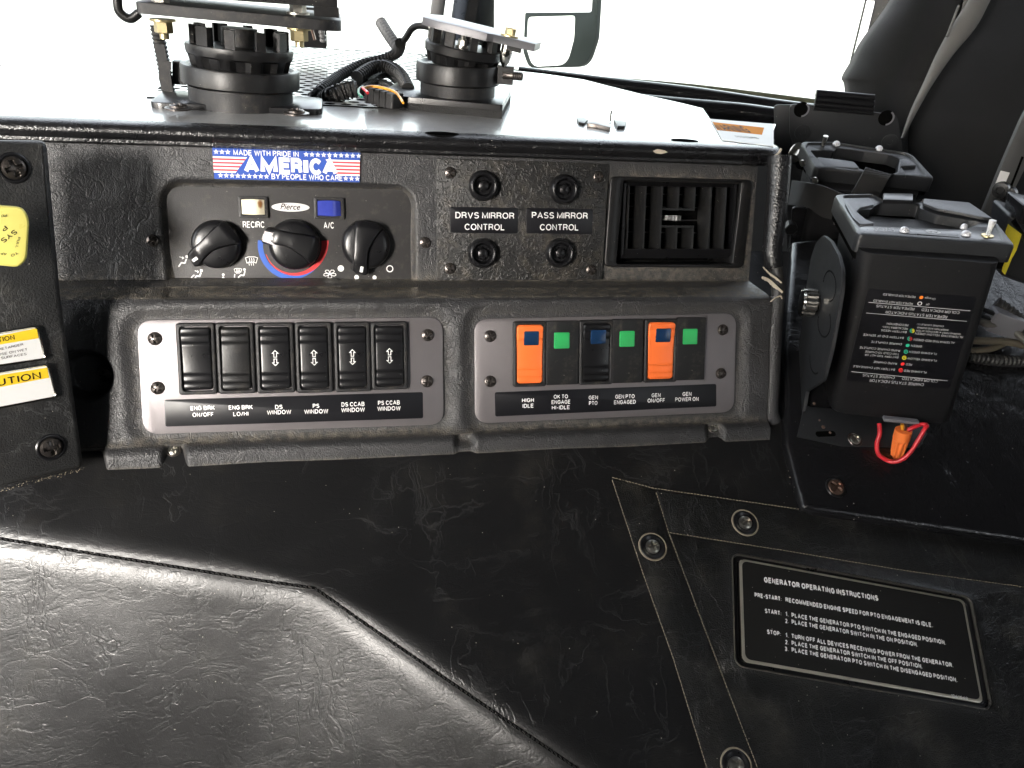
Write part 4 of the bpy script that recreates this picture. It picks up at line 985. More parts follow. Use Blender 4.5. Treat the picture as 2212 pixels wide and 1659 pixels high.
LP = thing('window_switch_panel', 'grey metallic switch plate with six black rocker switches, left one of the two plates', 'switch panel', F)
mb = MB(); mb.prism(fillet(ccw(poly_px(F, [B1(62, 163), B1(2022, 146), B1(2029, 832), B1(104, 896)], 1.4)), 11, 8), -1.5, 1.4, .4); mb.build('plate', M_['grey'], LP)
for i, p in enumerate(((178, 282), (196, 598), (1925, 260), (1922, 556))): c = F.px(B1(*p), 1.4); screw('black', LP, c, .3+i*.9, s=1.08)
rk = [((325, 182, 572, 640), 1.6), ((578, 180, 820, 634), -1.6), ((828, 180, 1074, 630), -.4), ((1082, 177, 1316, 628), -.2), ((1328, 176, 1560, 622), -.2), ((1564, 174, 1798, 608), -.2)]
names = ['ENG BRK ON/OFF', 'ENG BRK LO/HI', 'DS WINDOW', 'PS WINDOW', 'DS CCAB WINDOW', 'PS CCAB WINDOW']
for i, ((l, t, r_, b), ti) in enumerate(rk):
    (pl, pt_), (pr, pb) = B1(l, t), B1(r_, b)
    o, w, h = bezel(F, pl, pt_, pr, pb, LP, 'black rocker switch over the words '+names[i])
    rocker(w*.765, h*.875, ti, M_['gloss'] if i != 1 else M_['black'], o)
    if i > 1:
        mb = MB(); arrow_print(mb, 0, .4, 1.15, 3.42, True); arrow_print(mb, 0, -.4, 1.15, 3.42, False); mb.build('arrow_print', M_['white'], o)
def strip(F, P, parent, pts, rad=1.6):
    ol = fillet(ccw(poly_px(F, pts, 1.6)), rad, 4); mb = MB(); mb.prism(ol, 1.3, 1.75, .1); s_ = mb.build('label_strip', M_['label'], parent); return s_
s_ = strip(F, None, LP, [B1(238, 674), B1(1895, 624), B1(1897, 792), B1(246, 846)])
mb = MB()
for t_, x0_, x1_, y_ in (('ENG BRK', 407, 562, 742), ('ON/OFF', 420, 553, 784), ('ENG BRK', 652, 805, 738), ('LO/HI', 681, 778, 779), ('DS', 949, 997, 734), ('WINDOW', 897, 1052, 769), ('PS', 1190, 1232, 727), ('WINDOW', 1136, 1289, 764), ('DS CCAB', 1374, 1521, 718), ('WINDOW', 1373, 1523, 754), ('PS CCAB', 1608, 1747, 708), ('WINDOW', 1604, 1752, 745)):
    text(mb, F, t_, B1(x0_, y_), B1(x1_, y_-(x1_-x0_)*.03), 9.3, 1.85, bold=.012)
mb.build('lettering', M_['white'], s_)

F = centre(FL, (1307, 795), -2.7)
RP = thing('generator_switch_panel', 'grey metallic switch plate with orange and black rockers and green lights', 'switch panel', F)
mb = MB(); mb.prism(fillet(ccw(poly_px(F, [B2(143, 156), B2(1822, 119), B2(1806, 752), B2(148, 826)], 1.4)), 11, 8), -1.5, 1.4, .4); mb.build('plate', M_['grey'], RP)
for i, p in enumerate(((244, 266), (243, 556), (1733, 226), (1721, 505))): c = F.px(B2(*p), 1.4); screw('black', RP, c, .5+i*.8, s=1.05)
for i, ((l, t, r_, b), mt, lab, ti) in enumerate((((390, 172, 602, 590), 'orange', 'orange rocker switch over HIGH IDLE', 1.0), ((812, 164, 1030, 576), 'gloss', 'black rocker switch with a blue lens over GEN PTO', 1.0), ((1228, 156, 1440, 562), 'orange', 'orange rocker switch over GEN ON/OFF', 1.6))):
    (pl, pt_), (pr, pb) = B2(l, t), B2(r_, b); o, w, h = bezel(F, pl, pt_, pr, pb, RP, lab)
    rocker(w*.79, h*.895, ti, M_[mt], o)
    mb = MB(); ln = w*.44; z0_ = 3.6+ti*.45+.35; mb.prism(rr(ln, h*.215, .8, w*.03, h*.245, n=3), z0_-1, z0_+.55, .25); mb.v = [(x, y, z+(y-h*.245)*(.06+ti*.045)) for x, y, z in mb.v]; mb.build('lens', M_['navy'], o)
for i, ((l, t, r_, b), (gx, gy)) in enumerate((((600, 168, 808, 578), (702, 294)), ((1022, 157, 1218, 566), (1120, 283)), ((1434, 146, 1616, 548), (1524, 269)))):
    (pl, pt_), (pr, pb) = B2(l, t), B2(r_, b); q = F.px(((pl+pr)/2, (pt_+pb)/2), 3); w = pxw(F, (pl, pt_), (pr, pt_), 3); h = pxw(F, (pl, pt_), (pl, pb), 3)
    mb = MB(); mb.prism(rr(w, h, 1.0), 0, 3.6, .6); o = mb.build('indicator_block', M_['matte'], RP, (q.x, q.y, 1.4), label='black block with a square green light, number %d from the left' % (i+1))
    g = F.px(B2(gx, gy), 5.0)-V3(q.x, q.y, 0); s2 = pxw(F, B2(653, 290), B2(752, 290), 5)
    mb = MB(); mb.prism(rr(s2, s2, .9, g.x, g.y, n=3), 3.3, 4.1, .25)
    for k in range(16):
        a = k*math.pi/8; mb.box((g.x+math.cos(a)*s2*.38, g.y+math.sin(a)*s2*.38, 4.08), (s2*.16, .35, .12), T(0, 0, 0))
    mb.build('green_light', M_['green'], o)
s_ = strip(F, None, RP, [B2(273, 626), B2(1692, 572), B2(1692, 716), B2(276, 781)])
mb = MB()
for t_, x0_, x1_, y_ in (('HIGH', 448, 524, 690), ('IDLE', 452, 520, 726), ('OK TO', 651, 742, 667), ('ENGAGE', 637, 756, 702), ('HI-IDLE', 639, 752, 737), ('GEN', 875, 934, 673), ('PTO', 877, 931, 708), ('GEN PTO', 1045, 1169, 667), ('ENGAGED', 1037, 1176, 703), ('GEN', 1278, 1335, 658), ('ON/OFF', 1252, 1361, 692), ('GEN', 1476, 1533, 650), ('POWER ON', 1429, 1578, 685)):
    text(mb, F, t_, B2(x0_, y_), B2(x1_, y_-(x1_-x0_)*.03), 8.6, 1.85, bold=.012)
mb.build('lettering', M_['white'], s_)

# ---------------------------------------------------------------- generator instruction plate
F = FPL
IP = thing('instruction_plate', 'black plate of generator instructions in white lettering, with a painted highlight along its rim', 'instruction plate', F)
mb = MB(); mb.prism(rr(pw+1.6, ph+1.6, 6), -1.2, -.2); mb.ring(rr(pw+.4, ph+.4, 6, n=6), rr(pw-6, ph-6, 4, n=6), -1, 3.0, .8, zin=0); mb.build('rim', M_['gloss'], IP); mb = MB(); mb.ring(rr(pw+2.6, ph+2.6, 7, n=6), rr(pw+.8, ph+.8, 6.2, n=6), 2.0, 5.0, .8); mb.build('outer_lip', plain('highlight_lip', (.05, .047, .042), .3, dust=.3), IP)  # outer lip greyed to imitate the highlight round the vinyl opening
pi_ = [B8(232, 190), B8(1895, 482), B8(1992, 1262), B8(200, 935)]
q_ = [F.px(p, 3) for p in pi_]; cx_ = sum(p.x for p in q_)/4; cy_ = sum(p.y for p in q_)/4; iw = ((q_[1]-q_[0]).length+(q_[2]-q_[3]).length)/2; ih = ((q_[3]-q_[0]).length+(q_[2]-q_[1]).length)/2
mb = MB(); mb.prism(rr(iw, ih, 4, cx_, cy_, n=5), 0, 2.9, 1.3, 4); fp = mb.build('face_plate', plain('engraved_black_plate', (.011, .0105, .010), .45, grain=.12, speck=.9, spec=.35), IP)
mb = MB(); ls = [[(x, y, z) for x, y in rr(iw-d, ih-d, 4, cx_, cy_, n=5)] for d, z in ((.0, 1.4), (.6, 2.7), (2.0, 3.10), (4.6, 3.02))]; mb.loops(ls, False, False); mb.build('bright_edge', plain('rim_highlight', (.55, .52, .44), .42, metal=.8, var=.3), IP)  # pale metal ring stands in for the highlight along the plate edge
mb = MB(); r1 = lambda a, b: None
for t_, x0_, y0_, x1_, y1_, hh in (('GENERATOR OPERATING INSTRUCTIONS', 392, 362, 1236, 500, 10.6), ('PRE-START:', 322, 470, 522, 502, 8.6), ('RECOMMENDED ENGINE SPEED FOR PTO ENGAGEMENT IS IDLE.', 550, 506, 1638, 696, 8.8),
        ('START:', 398, 588, 520, 608, 8.6), ('1.', 551, 612, 573, 616, 8.6), ('PLACE THE GENERATOR PTO SWITCH IN THE ENGAGED POSITION.', 595, 620, 1735, 824, 8.8), ('2.', 547, 662, 573, 666, 8.6), ('PLACE THE GENERATOR SWITCH IN THE ON POSITION.', 595, 670, 1528, 838, 8.8),
        ('STOP:', 414, 742, 516, 760, 8.6), ('1.', 551, 768, 573, 772, 8.6), ('TURN OFF ALL DEVICES RECEIVING POWER FROM THE GENERATOR.', 597, 775, 1790, 992, 8.8), ('2.', 546, 818, 573, 823, 8.6), ('PLACE THE GENERATOR SWITCH IN THE OFF POSITION.', 595, 826, 1563, 1000, 8.8),
        ('3.', 545, 868, 572, 873, 8.6), ('PLACE THE GENERATOR PTO SWITCH IN THE DISENGAGED POSITION.', 595, 876, 1820, 1100, 8.8), ('1061648', 1774, 1208, 1897, 1230, 5.6)):
    text(mb, F, t_, B8(x0_, y0_), B8(x1_, y1_), hh*1.12, 3.15, bold=.035 if hh > 8 else 0)
mb.build('lettering', M_['white'], fp)

# ---------------------------------------------------------------- caution plates and knob on the side panel
def caution(name, lab, pts, band, lines, head):
    F = centre(FS, ((pts[1][0]+pts[3][0])/2, (pts[1][1]+pts[3][1])/2), .2)
    th = thing(name, lab, 'caution plate', F); ol = fillet(ccw(poly_px(F, pts, 1)), 3.4, 6)
    mb = MB(); mb.ring(ol, inset(ol, 1.3), 0, 2.2, .7, zin=.8); mb.build('chrome_rim', M_['chrome'], th)
    mb = MB(); mb.prism(inset(ol, 1.1), 0, 1.0); mb.build('face_plate', M_['paper'], th)
    mb = MB(); mb.add([F.px(p, 1.1) for p in band], [(0, 1, 2, 3)]); b = mb.build('yellow_band', M_['cautionyel'], th)
    mb = MB(); t_, a, b_, h_ = head; text(mb, F, t_, a, b_, h_, 1.2, bold=.004)
    for t_, a, b_, h_ in lines: text(mb, F, t_, a, b_, h_, 1.15)
    mb.build('lettering', M_['inkdark'], th)
g = G5
caution('caution_plate', 'upper caution plate, yellow band over RETARDER and WET SURFACES wording', [g(-330, 1040), g(290, 935), g(360, 1200), g(-330, 1300)], [g(-300, 1080), g(-300, 1155+22), g(296, 1037), g(278, 960)][0:1]+[g(-300, 1135), g(296, 1037), g(280, 960)],
        [('ENGINE RETARDER', g(-150, 1162), g(180, 1092), 5.2), ('NOT FOR USE ON WET', g(-190, 1206), g(210, 1130), 5.2), ('ICY ROAD SURFACES', g(-190, 1232), g(205, 1166), 5.2)], ('CAUTION', g(-140, 1092), g(115, 1046), 10.5))
caution('caution_plate', 'lower caution plate, large CAUTION wording on a yellow band with faded print below', [g(-330, 1345), g(375, 1228), g(440, 1492), g(-330, 1640)], [g(-300, 1370), g(-300, 1470), g(378, 1340), g(362, 1262)],
        [], ('CAUTION', g(-200, 1440), g(318, 1345), 15.5))
F = Frame(FS.w(FS.px((0, 511), 24)), FS.X, FS.Y)
KN = thing('parking_brake_knob', 'bright yellow rounded square knob at the left edge of the photo', 'knob', F)
ol = fillet(ccw(poly_px(F, [(-78, 438), (50, 447), (63, 475), (57, 560), (40, 577), (-80, 566)], 0)), [4, 6, 6, 6, 6, 4][::1], 5)
mb = MB(); mb.prism(ol, -5, 2.2, 1.8, 5); mb.build('knob_body', M_['yellow'], KN, ang=60)
mb = MB(); mb.lathe([(7, -26), (7, -5)], 20, T(F.px((-5, 511)).x, F.px((-5, 511)).y, 0)); mb.build('stem', M_['chrome'], KN)
mb = MB(); text(mb, F, 'SYS', g(110, 200), g(0, 280), 11, 2.35, bold=.006); text(mb, F, 'P', g(35, 170), g(5, 195), 10, 2.35)
text(mb, F, 'PU', g(50, 85), g(8, 90), 5.5, 2.35); text(mb, F, 'PULL', g(137, 258), g(118, 340), 5.5, 2.35); text(mb, F, 'TO', g(128, 372), g(80, 398), 5.5, 2.35); text(mb, F, 'AP', g(52, 384), g(8, 374), 5.5, 2.35)
mb.build('lettering', M_['inkdark'], KN)
# ---------------------------------------------------------------- windshield, its rubber, posts and the mirror outside
def bar_px(mb, p0, p1, d0, d1, w0, w1, th=8, mat=0):
    """flat-sided bar between two picture points at two distances; w in mm"""
    a, b = at_depth(p0, d0), at_depth(p1, d1); t = (b-a).normalized(); side = t.cross((a-CAM).normalized()).normalized(); nn = side.cross(t)
    ls = []
    for p, w in ((a, w0), (b, w1)):
        ls.append([p+side*w/2-nn*th/2, p-side*w/2-nn*th/2, p-side*w/2+nn*th/2, p+side*w/2+nn*th/2])
    mb.loops(ls, True, True, mat)
def rel(mb, F): mb.v = [tuple(F.loc(v)) for v in mb.v]; return mb
yW = 1140.0
a_ = hit((1090, 158), V3(0, 0, ZT-2), ZW); b_ = at_depth((1850, 235), 1010)
F = Frame(a_, (b_-a_), ZW)
WS = thing('windshield', 'front windshield with black rubber gasket and centre post, bright white outside', 'windshield', F)
def tube_px(name, pts, deps, r_, mat, parent, F, n=10, label=None, per=6):
    P = [F.loc(at_depth(p, d)) for p, d in zip(pts, deps)]; mb = MB(); mb.tube(smooth_path(P, per), r_, n); return mb.build(name, mat, parent, ang=60, label=label)
tube_px('gasket_lip', [(1040, 150), (1262, 168), (1500, 188), (1753, 219), (1850, 230)], [1080, 1075, 1068, 1060, 1056], 3.8, plain('grey_green_rubber', (.075, .08, .05), .5), WS, F)
tube_px('gasket_bead', [(1120, 160), (1300, 182), (1500, 205), (1675, 231), (1850, 253)], [1050, 1045, 1040, 1035, 1030], 10.0, M_['tray'], WS, F, 14)
tube_px('gasket_bead', [(1380, 222), (1500, 233), (1600, 242), (1675, 252), (1850, 273)], [1010, 1008, 1005, 1000, 996], 11.0, M_['tray'], WS, F, 14)
# lower sill panel behind the bead
for nm, (p0, p1, p2, p3), (d0, d1, d2, d3), mt in (('glass_pane', ((1040, 150), (1835, 222), (1900, -220), (1040, -200)), (1085, 1065, 900, 930), 'glass'), ('glass_pane', ((1035, 150), (-900, 60), (-900, -500), (1035, -200)), (1085, 1500, 1300, 930), 'glass')):
    mb = MB(); mb.loops([[F.loc(at_depth(p, d)) for p, d in zip((p0, p1, p2, p3), (d0, d1, d2, d3))], [F.loc(at_depth(p, d+5)) for p, d in zip((p0, p1, p2, p3), (d0, d1, d2, d3))]]); mb.build(nm, M_[mt], WS)
def rodset(name, segs, mat, parent, F, label=None):
    mb = MB(); bar_px(mb, *segs); rel(mb, F); return mb.build(name, mat, parent, label=label)
rodset('post_flange', (H2(850, -60), H2(800, 520), 1040, 1100, 26, 40, 10), plain('grey_post', (.05, .05, .052), .6), WS, F)
tube_px('post_tube', [H2(370, -120), H2(345, 60), H2(300, 420)], [1000, 1020, 1060], 9, plain('faded_black_tube', (.16, .16, .16), .4), WS, F, 16)
tube_px('post_tube', [H2(630, -120), H2(600, 60), H2(540, 420)], [1010, 1030, 1070], 11, plain('blue_grey_tube', (.06, .07, .09), .3), WS, F, 16)
rodset('post_strip', (H2(748, -60), H2(650, 440), 1005, 1055, 13, 15, 8), M_['black'], WS, F)
rodset('post_edge', (H2(935, -60), H2(920, 520), 1050, 1100, 3.5, 3.5, 5), M_['brass'], WS, F)
rodset('glass_edge', (H3(318, -60), H3(135, 690), 1015, 1040, 2.5, 2.5, 4), M_['greywire'], WS, F)
# outside mirror
pm = at_depth((1210, 90), 1750); vdir = (pm-CAM).normalized(); F = Frame(pm, Matrix.Rotation(math.radians(-38), 3, 'Z') @ vdir.cross(ZW).normalized(), ZW)
OM = thing('outside_mirror', 'exterior mirror with dark rounded rim, seen through the windshield', 'mirror', F)
out_ = fillet(ccw([tuple(F.px(p, 0)[:2]) for p in (H2(1290, 138), H2(1268, 560), H2(1330, 745), H2(1960, 728), H2(2060, 420), H2(2092, -140), H2(2030, -140), H2(2012, 132))]), [3, 3, 30, 46, 10, 0, 0, 6], 6)
in_ = fillet(ccw([tuple(F.px(p, 0)[:2]) for p in (H2(1330, 185), H2(1312, 520), H2(1375, 728), H2(1755, 706), H2(1830, 420), H2(1842, 168))]), [10, 4, 34, 40, 6, 8], 6)
mb = MB(); mb.prism(out_, -14, 0, 2); mb.build('housing', M_['rim'], OM)
mb = MB(); mb.prism(in_, 0, 1.2); g_ = mb.build('mirror_glass', M_['mirror'], OM)

# ---------------------------------------------------------------- warning decal on the sill
F = centre(FT, (1597, 284), .6)
WD = thing('warning_decal', 'white decal with an orange WARNING band behind the dashboard corner', 'decal', F)
mb = MB(); mb.prism(ccw(poly_px(F, [(1534, 257), (1671, 268), (1671, 316), (1560, 303)], 0)), -.2, .15); mb.build('backing', M_['paper'], WD)
mb = MB(); mb.add([F.px(p, .2) for p in (A3(1242, 1180), A3(1742, 1235), A3(1722, 1305), A3(1288, 1258))], [(0, 3, 2, 1)]); mb.build('orange_band', M_['warnorange'], WD)
mb = MB(); text(mb, F, 'WARNING', A3(1305, 1262), A3(1630, 1286), 13, .35, bold=.02); text(mb, F, 'SYSTEM EQUIPPED', A3(1475, 1328), A3(1695, 1345), 3.4, .3); mb.build('lettering', M_['inkdark'], WD)

# ---------------------------------------------------------------- swivel mounts on the dashboard top
def mount_base(F, R0, hs, tilt, parent, holes=True):
    """stacked swivel: lower drum, clamp ring, slotted bowl and posts; R0 = ring radius"""
    mb = MB(); h1, h2, h3, h4 = hs
    mb.lathe([(R0*.885, 0), (R0*.885, h1)], 48, cap0=False, cap1=False); mb.build('drum', M_['matte'], parent, ang=40)
    rt = tilt
    mb = MB(); mb.lathe([(R0*.88, h1-1), (R0*.97, h1), (R0, h1+1), (R0, h2-1.2), (R0*.985, h2), (R0*.90, h2+.2), (R0*.86, h2-2)], 56, rt, cap0=False); mb.build('clamp_ring', M_['black'], parent, ang=40)
    # bowl with slots
    mb = MB(); n = 64; prof = [(R0*.80, h2-3), (R0*.86, h2+(h3-h2)*.45), (R0*.885, h2+(h3-h2)*.55), (R0*.90, h3-2), (R0*.89, h3), (R0*.80, h3)]
    ls = []
    for j, (r_, z) in enumerate(prof):
        ls.append([((r_ - (R0*.07 if (j < 2 and (i % 6) in (0, 1, 2)) else 0))*math.cos(2*math.pi*i/n), (r_ - (R0*.07 if (j < 2 and (i % 6) in (0, 1, 2)) else 0))*math.sin(2*math.pi*i/n), z) for i in range(n)])
    mb.loops(ls, False, True, M=rt); mb.build('bowl', M_['black'], parent, ang=30)
    for k in range(10):
        a = 2*math.pi*(k+.35)/10; mb = MB(); w_ = R0*.16 if k % 3 else R0*.26
        mb.box((R0*.78, 0, (h3+h4)/2), (3, w_, h4-h3), rt @ R(math.degrees(a), 'Z')); mb.box((R0*.70, 0, (h3+h4)/2), (R0*.16, 1.8, h4-h3), rt @ R(math.degrees(a)+3, 'Z')); mb.build('rib_post', M_['matte'], parent)
    mb = MB(); mb.lathe([(R0*.3, h3-2), (R0*.3, h4)], 20, rt); mb.build('centre_hub', M_['matte'], parent)
def hexnut(name, parent, M, r_, h, mat, washer=0, stud=0):
    mb = MB(); z = 0
    if washer: mb.lathe([(washer, 0), (washer, 1.4), (washer*.9, 1.6)], 24, M); z = 1.5
    mb.lathe([(r_, z), (r_, z+h-.6), (r_*.9, z+h)], 6, M)
    if stud: mb.lathe([(r_*.5, z+h), (r_*.5, z+h+stud)], 12, M)
    return mb.build(name, mat, parent, ang=25)
# mount 1 (left, large)
f0 = FT.px((516, 246)); R0 = 45.0; c0 = V3(FT.px((512, 246)).x, f0.y+R0*.885, 0); F = FT.at(c0)
M1 = thing('swivel_mount', 'large black swivel mount with clamp ring, at the left of the dashboard top', 'mount', F)
t1 = R(2.2, 'Y') @ R(-1, 'X')
mount_base(F, R0, (15, 29, 44, 57), T(0, 0, 0) @ t1, M1)
mb = MB(); mb.prism(fillet([(-R0*1.42, -R0*.72), (R0*1.40, -R0*.72), (R0*1.40, R0*.6), (-R0*1.42, R0*.6)], 10, 6), 0, 4.5, .8); mb.build('base_plate', M_['gloss'], M1)
for p in ((385, 231), (640, 242)):
    q = F.px(p, 6); screw('black', M1, (q.x, q.y, 5.5), .4, s=1.5)
    mb = MB(); mb.lathe([(9.5, 4.5), (9.5, 5.6), (7.6, 5.9)], 28, T(q.x, q.y, 0)); mb.build('washer', M_['darksteel'], M1)
def fpt(F, p, y): return F.loc(hit(p, F.w((0, y, 0)), YW))       # picture point at the distance y ahead of the mount's centre
L_, R_ = fpt(F, (288, 38), -R0*.9), fpt(F, (732, 55), -R0*.9)
zt1 = fpt(F, (516, 24), -R0*.9).z; zb1 = fpt(F, (516, 49), -R0*.9).z
mb = MB(); mb.prism(fillet([(L_.x, -R0*.9), (R_.x-12, -R0*.9), (R_.x, -R0*.7), (R_.x, R0*1.1), (L_.x, R0*1.1)], 5, 3), zb1, zt1, 1, M=R(1.6, 'Y')); mb.build('carrier_plate', M_['matte'], M1)
for px_, zz0 in ((352, 'l'), (645, 'r')):
    q = fpt(F, (px_, 50), -R0*.55); hexnut('lock_nut', M1, T(q.x, -R0*.55, zb1-2) @ R(180, 'X'), 6.6, 8, M_['brass'], 9, 4); hexnut('bolt_head', M1, T(q.x, -R0*.55, zt1-.5), 6.2, 6, M_['steel'], 8.5)
# device frame standing on the plate
D_ = thing('device_cradle', 'black device cradle sitting on the plate of the large left mount', 'device cradle', FT.at(c0+V3(0, 0, 0)))
Fd = FT.at(c0)
a0_, a1_ = fpt(Fd, (252, -30), -R0*.95), fpt(Fd, (735, 8), -R0*.95)
mb = MB(); P = [fpt(Fd, p, -R0*.8) for p in ((256, -60), (254, 8), (262, 30), (282, 40), (300, 28))]; mb.tube(smooth_path(P, 6), 3.2, 8); mb.build('frame_tube', M_['black'], D_, ang=60)
mb = MB(); za, zb_ = fpt(Fd, (500, 1), -R0*.9).z, fpt(Fd, (500, -40), -R0*.9).z; mb.box(((a0_.x+a1_.x)/2+6, 0, (za+zb_)/2), (a1_.x-a0_.x-16, R0*1.8, zb_-za)); mb.build('cradle_body', M_['black'], D_)
mb = MB(); mb.box((fpt(Fd, (705, 12), -R0*.8).x, -R0*.8, (zt1+za)/2), (18, 10, za-zt1)); mb.build('cradle_foot', M_['black'], D_)
# spring post with wing levers beside mount 1
q0_ = FT.px((366, 206)); F = FT.at((q0_.x, q0_.y, 0))
WP = thing('spring_post', 'threaded post with rubber spring and flat wing lever, left of the large mount', 'post', F)
H_ = fpt(F, (360, 50), 0).z; P = [V3(0, 0, z) for z in (0, H_)]
mb = MB(); prof = []
for k in range(int(H_/1.6)): prof.append((5.6 if k % 2 else 4.4, k*1.6))
mb.lathe(prof, 20, R(-3.5, 'Y')); mb.build('rubber_spring', M_['rubber'], WP)
mb = MB(); mb.lathe([(9, 0), (17, .2), (17, 1.0), (9, 1.3)], 28); mb.build('foot_washer', M_['steel'], WP)
mb = MB()
for pts, y in ((((331, 94), (355, 96), (361, 131), (340, 132)), -8), (((342, 131), (371, 133), (368, 160), (376, 212), (353, 210), (343, 170)), -10)):
    mb.loops([[tuple(fpt(F, p, y)) for p in pts], [tuple(fpt(F, p, y+3)) for p in pts]])
mb.build('wing_lever', M_['matte'], WP)
mb = MB(); pts = [fpt(F, p, -2) for p in ((372, 132), (402, 134), (402, 184), (372, 182))]; mb.loops([[tuple(p) for p in pts], [tuple(p+V3(0, 10, 0)) for p in pts]]); mb.build('clamp_block', M_['matte'], WP)

# mount 2 (centre) on a felt-edged slab
g1, g2 = H2(10, 1135), H2(1037, 1225); Fp = FT
pL, pR = FT.px(A2(660, 720)), FT.px(A2(1490, 795)); ang2 = math.atan2((pR-pL).y, (pR-pL).x); wd = (pR-pL).length
mid = (pL+pR)/2; F = FT.at((mid.x, mid.y, 0), ang2)
R2 = 37.0; cc = F.px(A2(1128, 745), 5)
M2 = thing('swivel_mount', 'smaller black swivel mount with tilted grey plate, in front of the centre post', 'mount', F)
mb = MB(); mb.box((0, 50, 3), (wd, 100, 6)); mb.build('felt_pad', plain('black_felt', (.02, .02, .02), .95, grain=2.0, gscale=700), M2)
mb = MB(); mb.prism(rr(wd, 100, 2, 0, 50), 6, 11, .6); mb.build('slab', M_['gloss'], M2)
sub = Frame(F.w((cc.x, R2+4, 11)), F.X, F.Y); m2 = T(cc.x, R2+4, 11)
def mount2():
    t = m2 @ R(6, 'Y')
    mb = MB(); mb.lathe([(R2*.89, 0), (R2*.89, 11)], 48, m2, cap0=False, cap1=False); mb.build('drum', M_['matte'], M2, ang=40)
    mb = MB(); mb.lathe([(R2*.88, 9), (R2*.97, 10), (R2, 11), (R2, 25), (R2*.985, 26), (R2*.90, 26.2), (R2*.86, 24)], 56, m2, cap0=False); mb.box((R2+5, -6, 20), (14, 9, 15), m2); mb.build('clamp_ring', M_['black'], M2, ang=40)
    mb = MB(); n = 64; prof = [(R2*.80, 24), (R2*.86, 31), (R2*.90, 33), (R2*.915, 39), (R2*.90, 40), (R2*.82, 40)]
    mb.loops([[((r_-(R2*.07 if (j < 2 and i % 6 < 3) else 0))*math.cos(2*math.pi*i/n), (r_-(R2*.07 if (j < 2 and i % 6 < 3) else 0))*math.sin(2*math.pi*i/n), z) for i in range(n)] for j, (r_, z) in enumerate(prof)], False, True, M=t); mb.build('bowl', M_['black'], M2, ang=30)
    for k in range(9):
        mb = MB(); a = 40*k+12; mb.box((R2*.80, 0, 45), (3, R2*(.16 if k % 2 else .22), 13), t @ R(a, 'Z')); mb.box((R2*.72, 0, 45), (R2*.16, 1.8, 13), t @ R(a+3, 'Z')); mb.build('rib_post', M_['matte'], M2)
    hexnut('centre_bolt', M2, t @ T(0, -R2*.45, 40), 4, 5, M_['steel'], 5.5, 3)
    # tilted plate
    zp = 51; tt = m2 @ R(8, 'Y')
    mb = MB(); mb.prism([(-R2*.98, -R2*.70), (-R2*.6, -R2*.92), (R2*.52, -R2*.92), (R2*.66, -R2*.78), (R2*1.6, -R2*.70), (R2*1.7, R2*.2), (R2*.7, R2*.9), (-R2*.8, R2*.9), (-R2*1.02, R2*.3)], zp, zp+6, .5, M=tt); mb.build('tilted_plate', plain('grey_anodised_plate', (.13, .13, .14), .4, metal=.3, grain=.2), M2)
    hexnut('plate_bolt', M2, tt @ T(R2*.98, -R2*.42, zp+6), 4.6, 5.5, M_['brass'], 7.5); 
    mb = MB(); mb.lathe([(4.8, 0), (4.8, 6), (5.4, 6.3), (5.4, 9), (4.2, 14), (1.5, 18), (.2, 19)], 24, tt @ T(R2*.98, -R2*.42, zp) @ R(180, 'X')); mb.build('cap_nut', M_['chrome'], M2)
    mb = MB(); mb.lathe([(4, -8)]+[(3.9 if k % 2 else 3.4, k*.9) for k in range(10)]+[(2.6, 9.5)], 16, m2 @ T(R2+11, -8, 20) @ R(90, 'Y')); mb.build('clamp_screw', M_['darksteel'], M2)
    mb = MB(); mb.box((R2*1.15, -R2*.5, zp-2), (12, 8, 4), tt); mb.build('plate_lug', M_['black'], M2)
mount2()

# ---------------------------------------------------------------- looms and cables behind the mounts
def conduit(name, pts, hs, r_, label, cat, group=None, step=2.1, taper=None):
    """corrugated tube through picture points lying hs mm over the dashboard top"""
    P = [hit(p, V3(0, 0, ZT+h), ZW) for p, h in zip(pts, hs)]; F = Frame(P[0], XW, YW)
    P = resample(smooth_path([F.loc(p) for p in P], 10), step/2); rs = [r_*(1.0 if (i % 4) in (0, 1) else .74) for i in range(len(P))]
    th = thing(name, label, cat, F, group); mb = MB(); mb.tube(P, rs, 12); mb.build('corrugated_sleeve', M_['rubber'], th, ang=20)
    mb = MB(); sl = [p+V3(-.3*r_, -.55*r_, .78*r_) for p in P[2:-2]]; mb.tube(sl, r_*.10, 4); mb.build('slit_edge', M_['black'], th)
    return th, F, P
gC = 'corrugated cable sleeves on the dashboard top'
conduit('cable_sleeve', [A2(190, 690), A2(260, 620), A2(400, 510), A2(560, 430), A2(700, 395), A2(790, 350), A2(812, 290)], [-8, 4, 12, 20, 26, 34, 44], 5.2, 'long corrugated cable sleeve arching up from the grille to the smaller mount', 'cable sleeve', gC)
conduit('cable_sleeve', [A2(240, 705), A2(340, 650), A2(440, 610), A2(530, 590)], [-10, 3, 9, 12], 8.0, 'short thick corrugated sleeve ending open with coloured wires', 'cable sleeve', gC)
conduit('cable_sleeve', [A2(560, 560), A2(640, 500), A2(730, 480), A2(810, 540), A2(870, 640)], [8, 10, 10, 8, 5], 6.6, 'corrugated sleeve curving behind the smaller mount', 'cable sleeve', gC)
conduit('cable_sleeve', [A2(560, 600), A2(650, 560), A2(740, 585), A2(800, 640)], [6, 7, 7, 4], 4.6, 'thin corrugated sleeve lying behind the plug connector', 'cable sleeve', gC)
conduit('cable_sleeve', [A2(520, 520), A2(620, 455), A2(720, 445), A2(810, 500), A2(862, 600)], [14, 20, 22, 18, 10], 6.2, 'corrugated sleeve arching highest just left of the smaller mount', 'cable sleeve', gC)
bx_ = at_depth((672, 60), 900); F = Frame(bx_, XW, V3(0, 0, 1))
